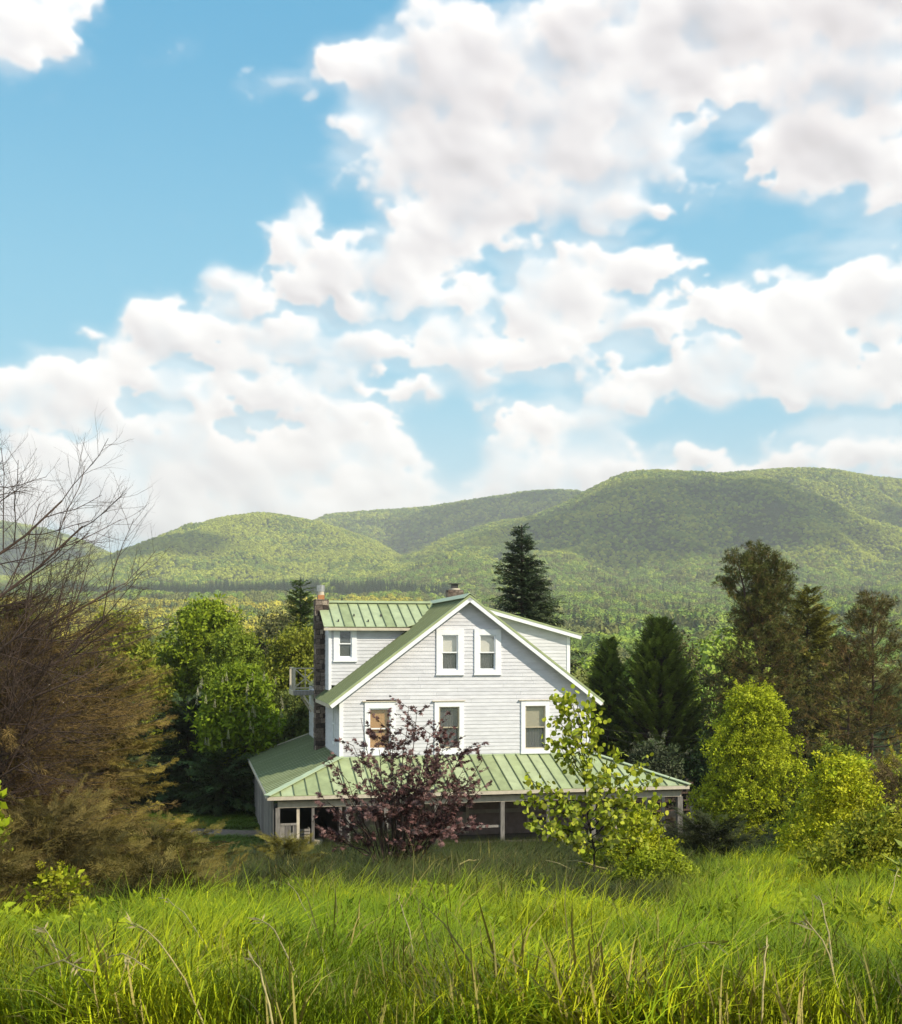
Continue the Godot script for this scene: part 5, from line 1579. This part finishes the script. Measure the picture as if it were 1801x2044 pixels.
func purple_maple() -> void:
	rng.seed = 740
	var at := Vector2(-1.15, 24.0)
	var t := thing("purple_maple", "purple leaved Japanese maple spreading in front of the porch", "tree", Vector3(at.x, land(at.x, at.y), -at.y))
	var spots: Array[Transform3D] = []; var cols := PackedColorArray()
	# ends of the main stems: right, up, towards the road
	var ends := [[-1.55, 2.55, .3], [-1.35, 2.2, -.3], [-1.75, 1.75, .2], [-1.0, 2.75, .1], [-.85, 3.3, -.2], [-.2, 3.35, .2], [.25, 3.55, -.1], [.45, 3.45, .3], [.75, 3.0, .1], [1.1, 2.85, -.3], [1.65, 2.75, .2], [1.95, 2.45, .0], [1.5, 2.3, .5], [1.9, 1.9, .3], [.9, 2.5, .6], [.3, 2.6, .7], [-.4, 2.5, .8], [.0, 2.0, .9], [.7, 1.9, .8], [1.4, 1.7, .7], [-1.1, 1.7, .7], [-.6, 1.6, .9], [-1.9, 1.25, .4], [-1.5, 1.1, .6], [1.2, 1.1, .8], [1.8, 1.2, .5], [.4, 1.2, 1.0], [-.1, 3.0, -.5], [.9, 3.1, -.6], [-.5, 2.9, -.5], [1.3, 2.2, -.7], [.5, 2.2, -.8]]
	for e in ends:
		var end := Vector3(e[0] * .9 + .05, e[1], e[2])
		var base := Vector3(clampf(e[0] * .22, -.45, .5), rng.randf_range(.1, .5), rng.randf_range(-.2, .2))
		var mb := MB.new()
		var p := bent(base, end, 6, rng.randf_range(-.05, .25), .05)
		mb.tube(p, taper(6, .019, .005), 5)
		for j in 19 if e[0] > -.7 else 10:
			var f := rng.randf_range(1.7, 6.0)
			var i := mini(int(f), 5)
			var q := p[i].lerp(p[i + 1], f - i)
			var d := (p[i + 1] - p[i]).normalized() * .6 + around() * Vector3(1, .3, 1)
			d = d.normalized()
			var L := rng.randf_range(.18, .5)
			var q1 := q + d * L
			mb.tube(bent(q, q1, 3, .0, .02), taper(3, .008, .003), 3)
			for k in 12:
				var u := rng.randf_range(.2, 1.15)
				var ld := (d + around() * .8 + Vector3(0, -.25, 0)).normalized()
				spots.append(Transform3D(along(ld, rng.randf_range(.062, .112), .8), q.lerp(q1, u) + around() * .03))
				var c := Color(.115, .054, .052).lerp(Color(.27, .16, .148), pow(rng.randf(), 1.7))
				cols.append(shade(c, rng.randf_range(.6, 1.25)))
		part("branch", mb.mesh(), M.bark_red, t)
	for k in 7:
		var mb := MB.new()
		var a := rng.randf_range(-.5, .6)
		mb.tube(bent(Vector3(rng.randf_range(-.2, .2), -.2, rng.randf_range(-.15, .15)), Vector3(a, rng.randf_range(1.2, 2.0), rng.randf_range(-.2, .3)), 5, 0, .03), taper(5, .026, .012), 6)
		part("stem", mb.mesh(), M.bark_red, t)
	hang_leaves(t, spots, cols, palm_leaf(), 300)


func aspen() -> void:
	rng.seed = 760
	var at := Vector2(2.42, 20.0)
	var t := thing("aspen_sapling", "aspen sapling with round lime leaves in front of the house", "sapling", Vector3(at.x, land(at.x, at.y), -at.y))
	var spots: Array[Transform3D] = []; var cols := PackedColorArray()
	var stem := bent(Vector3(.1, -.2, 0), Vector3(-.28, 3.30, 0), 8, 0, .03)
	var sm := MB.new(); sm.tube(stem, taper(8, .024, .006), 6); part("stem", sm.mesh(), M.bark, t)
	# where each branch leaves the stem and where it ends
	var br := [[2.5, -.60, 3.27, .1], [2.7, -.45, 3.36, .0], [2.6, .0, 3.30, -.1], [2.3, .08, 3.0, .15], [2.4, -.68, 2.95, .1], [2.0, -.73, 2.62, .2], [2.1, .02, 2.55, .2], [2.2, -.35, 2.75, .3], [1.9, -.55, 2.35, -.1], [1.7, -.1, 2.2, .25],
		[1.0, -1.18, 1.60, .2], [1.1, -1.05, 1.9, .0], [.8, -1.10, 1.25, .3], [1.2, -.80, 1.7, .25], [.7, -.75, 1.1, .35], [.9, -.45, 1.45, .4], [.6, -.35, 1.0, .4], [.8, -.9, 1.05, .1],
		[1.3, .42, 2.35, .1], [1.2, .85, 2.20, .0], [1.1, 1.05, 1.95, .2], [1.0, 1.15, 1.55, .1], [.8, 1.0, 1.20, .3], [1.0, .70, 1.75, .3], [.9, .50, 1.35, .4], [1.5, .25, 2.0, .3], [.6, .35, .95, .4], [1.3, .0, 1.75, .4], [.7, .75, .95, .3], [1.1, .2, 1.5, .45]]
	for b in br:
		var f: float = (b[0] + .2) / 3.5 * 8.0
		var i := mini(int(f), 7)
		var p0 := stem[i].lerp(stem[i + 1], f - i)
		var p1 := Vector3(b[1], b[2], b[3])
		var mb := MB.new()
		var p := bent(p0, p1, 5, .06, .03)
		mb.tube(p, taper(5, .011, .004), 4)
		part("branch", mb.mesh(), M.bark, t)
		var n := 36 + int(p0.distance_to(p1) * 36.0)
		for j in n:
			var u := rng.randf_range(.25, 1.05) * 5.0
			var k := clampi(int(u), 0, 4)
			var q := p[k].lerp(p[k + 1], u - k) + around() * rng.randf_range(.03, .20)
			var ld := (around() + Vector3(0, -.5, .2)).normalized()
			var bs := along(ld, rng.randf_range(.055, .110), 2.2)
			spots.append(Transform3D(bs, q))
			var c := Color(.29, .37, .016).lerp(Color(.52, .53, .06), pow(rng.randf(), 1.8))
			cols.append(shade(c, rng.randf_range(.55, 1.1)))
	hang_leaves(t, spots, cols, round_leaf(), 300)


# ---------------------------------------------------------------- grass
func grass_tuft(s: int, n: int, h: float, w: float, spread: float, lean: float) -> ArrayMesh:
	rng.seed = s
	var mb := MB.new()
	for i in n:
		var a := rng.randf() * TAU
		var p := Vector3(cos(a), 0, sin(a)) * spread * sqrt(rng.randf())
		var b := rng.randf() * TAU
		var out := Vector3(cos(b), 0, sin(b))
		var H := h * rng.randf_range(.5, 1.1)
		var bend := lean * rng.randf_range(.2, 1.2) * H
		var sd := out.cross(Vector3.UP).rotated(Vector3.UP, rng.randf_range(-.6, .6)) * w * rng.randf_range(.6, 1.2) * .5
		mb.tint = shade(Color(1, 1, 1), rng.randf_range(.72, 1.25))
		var c := [p, p + Vector3(0, H * .4, 0) + out * bend * .16, p + Vector3(0, H * .75, 0) + out * bend * .5, p + Vector3(0, H * .96, 0) + out * bend]
		var nn := (out * .5 + Vector3.UP * .8).normalized()
		mb.tri_n(c[0] - sd * .8, c[0] + sd * .8, c[1] + sd, nn, nn, nn); mb.tri_n(c[0] - sd * .8, c[1] + sd, c[1] - sd, nn, nn, nn)
		mb.tri_n(c[1] - sd, c[1] + sd, c[2] + sd * .7, nn, nn, nn); mb.tri_n(c[1] - sd, c[2] + sd * .7, c[2] - sd * .7, nn, nn, nn)
		mb.tri_n(c[2] - sd * .7, c[2] + sd * .7, c[3], nn, nn, nn)
	return mb.mesh()


func grass() -> void:
	var ma := [grass_tuft(801, 24, .35, .0072, .12, .8), grass_tuft(802, 24, .43, .0066, .13, 1.1), grass_tuft(803, 28, .26, .011, .14, 1.1)]
	var dry := grass_tuft(804, 10, .55, .010, .10, .7)
	rng.seed = 805
	var tr := [[] as Array[Transform3D], [] as Array[Transform3D], [] as Array[Transform3D], [] as Array[Transform3D]]
	var co := [PackedColorArray(), PackedColorArray(), PackedColorArray(), PackedColorArray()]
	var d := 5.75
	while d < 36.0:
		var gap := .072 + maxf(0.0, d - 8.0) * .0042
		var x := -d * .44 - 1.6
		while x < d * .44 + 1.6:
			var px := x + rng.randf_range(-.5, .5) * gap; var pd := d + rng.randf_range(-.5, .5) * gap
			x += gap
			var pn := patches.get_noise_2d(px * 28.0, pd * 18.0)
			# thinner under the scrub on the left, lush on the open bank
			if px < -.235 * pd and pd > 11.3 and rng.randf() < .85: continue
			var k := 0 if rng.randf() < .5 else 1
			if pn > .10 and rng.randf() < .6: k = 2
			if rng.randf() < (.16 if pd < 6.6 + pn * 1.2 else .02 + .06 * smooth(.15, .4, -pn)): k = 3
			var dark := smooth(12.4, 15.4, pd + pn * 4.0) * (1.0 - smooth(.16, .27, px / pd))  # far bank: shade put into the blade colour, along with darker growth
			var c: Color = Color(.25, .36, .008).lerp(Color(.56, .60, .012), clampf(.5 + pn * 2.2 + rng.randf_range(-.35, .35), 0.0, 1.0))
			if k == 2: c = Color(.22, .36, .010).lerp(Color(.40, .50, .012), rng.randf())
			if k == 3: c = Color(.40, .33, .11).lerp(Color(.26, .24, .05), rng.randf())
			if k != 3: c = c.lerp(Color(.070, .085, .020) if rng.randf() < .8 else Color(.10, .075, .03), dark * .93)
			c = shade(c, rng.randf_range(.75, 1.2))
			var hp := patches.get_noise_2d(px * 40.0 + 900.0, pd * 26.0)
			var sc := rng.randf_range(.6, 1.15) * (1.0 + .55 * hp) * (1.0 + .2 * dark + .25 * dark * smooth(25.0, 30.0, pd))
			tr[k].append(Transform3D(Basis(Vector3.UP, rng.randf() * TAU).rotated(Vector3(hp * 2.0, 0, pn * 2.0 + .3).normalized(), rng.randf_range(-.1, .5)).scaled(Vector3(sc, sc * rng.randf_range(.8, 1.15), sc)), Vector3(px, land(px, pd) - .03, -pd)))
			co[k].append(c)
		d += gap
	var g := Node3D.new(); g.name = numbered("grass"); add_child(g)
	tag(g, "long lime green grass covering the bank", "grass"); g.set_meta("kind", "stuff")
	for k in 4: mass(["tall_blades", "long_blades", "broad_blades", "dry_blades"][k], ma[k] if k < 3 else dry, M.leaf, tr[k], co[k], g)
	# rank dark weeds against the foot of the porch
	var pt: Array[Transform3D] = []; var pc := PackedColorArray()
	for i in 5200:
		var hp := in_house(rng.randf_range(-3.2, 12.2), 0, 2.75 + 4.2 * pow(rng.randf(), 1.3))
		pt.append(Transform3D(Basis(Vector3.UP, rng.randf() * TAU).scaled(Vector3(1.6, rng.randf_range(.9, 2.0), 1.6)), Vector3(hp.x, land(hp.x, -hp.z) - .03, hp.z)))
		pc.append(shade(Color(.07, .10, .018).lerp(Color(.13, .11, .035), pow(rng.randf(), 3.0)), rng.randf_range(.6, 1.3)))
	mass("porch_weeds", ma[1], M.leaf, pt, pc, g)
	# broad leaved weeds standing in the grass
	var wt: Array[Transform3D] = []; var wc := PackedColorArray()
	for i in 2600:
		var pd := 8.5 + 22.0 * pow(rng.randf(), 1.4); var px := rng.randf_range(-.42, .42) * pd
		if patches.get_noise_2d(px * 30.0 + 300.0, pd * 22.0) < .02: continue
		var ws := rng.randf_range(.13, .26)
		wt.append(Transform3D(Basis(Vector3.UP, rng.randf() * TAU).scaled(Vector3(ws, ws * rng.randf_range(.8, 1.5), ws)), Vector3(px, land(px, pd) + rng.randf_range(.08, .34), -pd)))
		var wcol := Color(.16, .26, .014).lerp(Color(.34, .40, .016), rng.randf())
		wc.append(shade(wcol.lerp(Color(.085, .12, .02), .8 * smooth(14.0, 17.0, pd) * (1.0 - smooth(.16, .27, px / pd))), rng.randf_range(.7, 1.2)))  # weeds take the same far bank shade in their colour
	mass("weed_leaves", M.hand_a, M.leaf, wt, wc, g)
	# mown lawn round the house
	rng.seed = 806
	var lt: Array[Transform3D] = []; var lc := PackedColorArray()
	for i in 16000:
		var pd := rng.randf_range(37.0, 66.0); var px := rng.randf_range(-.44, .44) * pd
		if absf(pd - 47.0) < 1.0 and px < -4.0: continue
		var hl := Transform3D(Basis(Vector3.UP, TURN), Vector3(-4.081, 0, -43.0)).affine_inverse() * Vector3(px, 0, -pd)
		if hl.x > -2.7 and hl.x < 12.4 and hl.z < 2.6 and hl.z > -12.0: continue
		lt.append(Transform3D(Basis(Vector3.UP, rng.randf() * TAU).scaled(Vector3(2.2, .55, 2.2)), Vector3(px, land(px, pd) - .02, -pd)))
		lc.append(shade(Color(.13, .20, .014), rng.randf_range(.7, 1.2)))
	var lawn := mass("lawn", ma[2], M.leaf, lt, lc, self)
	tag(lawn, "mown lawn on the flat round the house", "grass")


func stalks() -> void:
	rng.seed = 820
	# foot (right, ahead), tip (right, ahead), how high the tip is, what sets it apart
	var list := [[-2.35, 6.2, -1.66, 5.3, .42, "tallest pale dry stalk arching in at the lower left corner"], [-2.05, 6.4, -1.45, 5.5, .40, "second dry stalk from the lower left corner"], [-1.15, 5.6, -1.75, 6.3, .50, "long pale dry stalk leaning left below the brown scrub"], [-1.35, 7.0, -2.15, 8.6, .55, "dry stalk leaning left at the middle of the left grass"],
		[-1.93, 5.9, -2.28, 6.5, .45, "short pale forked straw at far left of the grass"], [-.55, 6.0, -1.75, 12.5, .48, "tallest straw, leaning left under the porch corner"], [-.72, 6.0, -1.25, 7.4, .45, "thin straw to the right of the tallest one"], [-.16, 6.3, -.46, 10.0, .42, "upright straw below the purple maple"],
		[-.80, 5.3, -1.02, 5.9, .35, "short straw at the bottom edge left of centre"], [1.48, 5.6, 1.62, 6.0, .40, "short bent straw at the bottom right of centre"], [2.0, 6.0, 2.45, 7.8, .62, "straw standing in the right half of the grass"], [1.98, 5.8, 1.88, 6.3, .5, "small straw close under the right straw"], [3.4, 9.2, 4.6, 12.0, .62, "dead straw beside the pale leaved weed"], [1.1, 7.0, 1.55, 6.6, .34, "straw lying almost flat right of centre"]]
	for e in list:
		var a := Vector3(e[0], land(e[0], e[1]) + .02, -e[1]); var b := Vector3(e[2], land(e[2], e[3]) + e[4], -e[3])
		var mb := MB.new()
		var p := bent(a, b, 7, .14, .012)
		mb.tube(p, taper(7, .006, .003), 5)
		var t := thing("dry_stalk", e[5], "dry stalk", a, 0.0, "dead stalks in the grass")
		part("stem", mb.mesh(), M.straw, t, Transform3D(Basis(), -a))
		var hd := MB.new()
		for j in 7:
			var q := p[5].lerp(p[7], j / 7.0)
			var d := (p[7] - p[5]).normalized() * .12 + around() * .06
			hd.leaf(q, d, d.cross(around()).normalized() * .012, Vector3.UP, .2)
		part("seed_head", hd.mesh(), M.straw, t, Transform3D(Basis(), -a))
	var sticks := [[.15, 22.5, .55, 23.2, "pale fallen stick in the grass below the purple maple"], [2.2, 21.0, 1.75, 21.6, "pale broken stick lying left of the lime shrub"], [2.75, 20.6, 2.05, 20.8, "straight pale stick lying flat before the lime shrub"]]
	for e in sticks:
		var a := Vector3(e[0], land(e[0], e[1]) + .42, -e[1]); var b := Vector3(e[2], land(e[2], e[3]) + .55, -e[3])
		var mb := MB.new(); mb.tube(bent(a, b, 4, .03, .02), taper(4, .016, .010), 5)
		var t := thing("fallen_stick", e[4], "stick", a, 0.0, "fallen sticks")
		part("stick", mb.mesh(), M.straw, t, Transform3D(Basis(), -a))


func _ready() -> void:
	setting()
	bumps.seed = 51; bumps.noise_type = FastNoiseLite.TYPE_SIMPLEX_SMOOTH; bumps.frequency = 0.05; bumps.fractal_octaves = 3
	patches.seed = 52; patches.noise_type = FastNoiseLite.TYPE_SIMPLEX_SMOOTH; patches.frequency = 0.012; patches.fractal_octaves = 4
	spurs.seed = 53; spurs.noise_type = FastNoiseLite.TYPE_SIMPLEX_SMOOTH; spurs.frequency = 0.0035; spurs.fractal_octaves = 3
	materials()
	make_sprays()
	land_structures()
	shadow_clouds()
	valley_forest()
	farmhouse()
	yard_things()
	trees_behind()
	near_plants()
	grass()
	stalks()
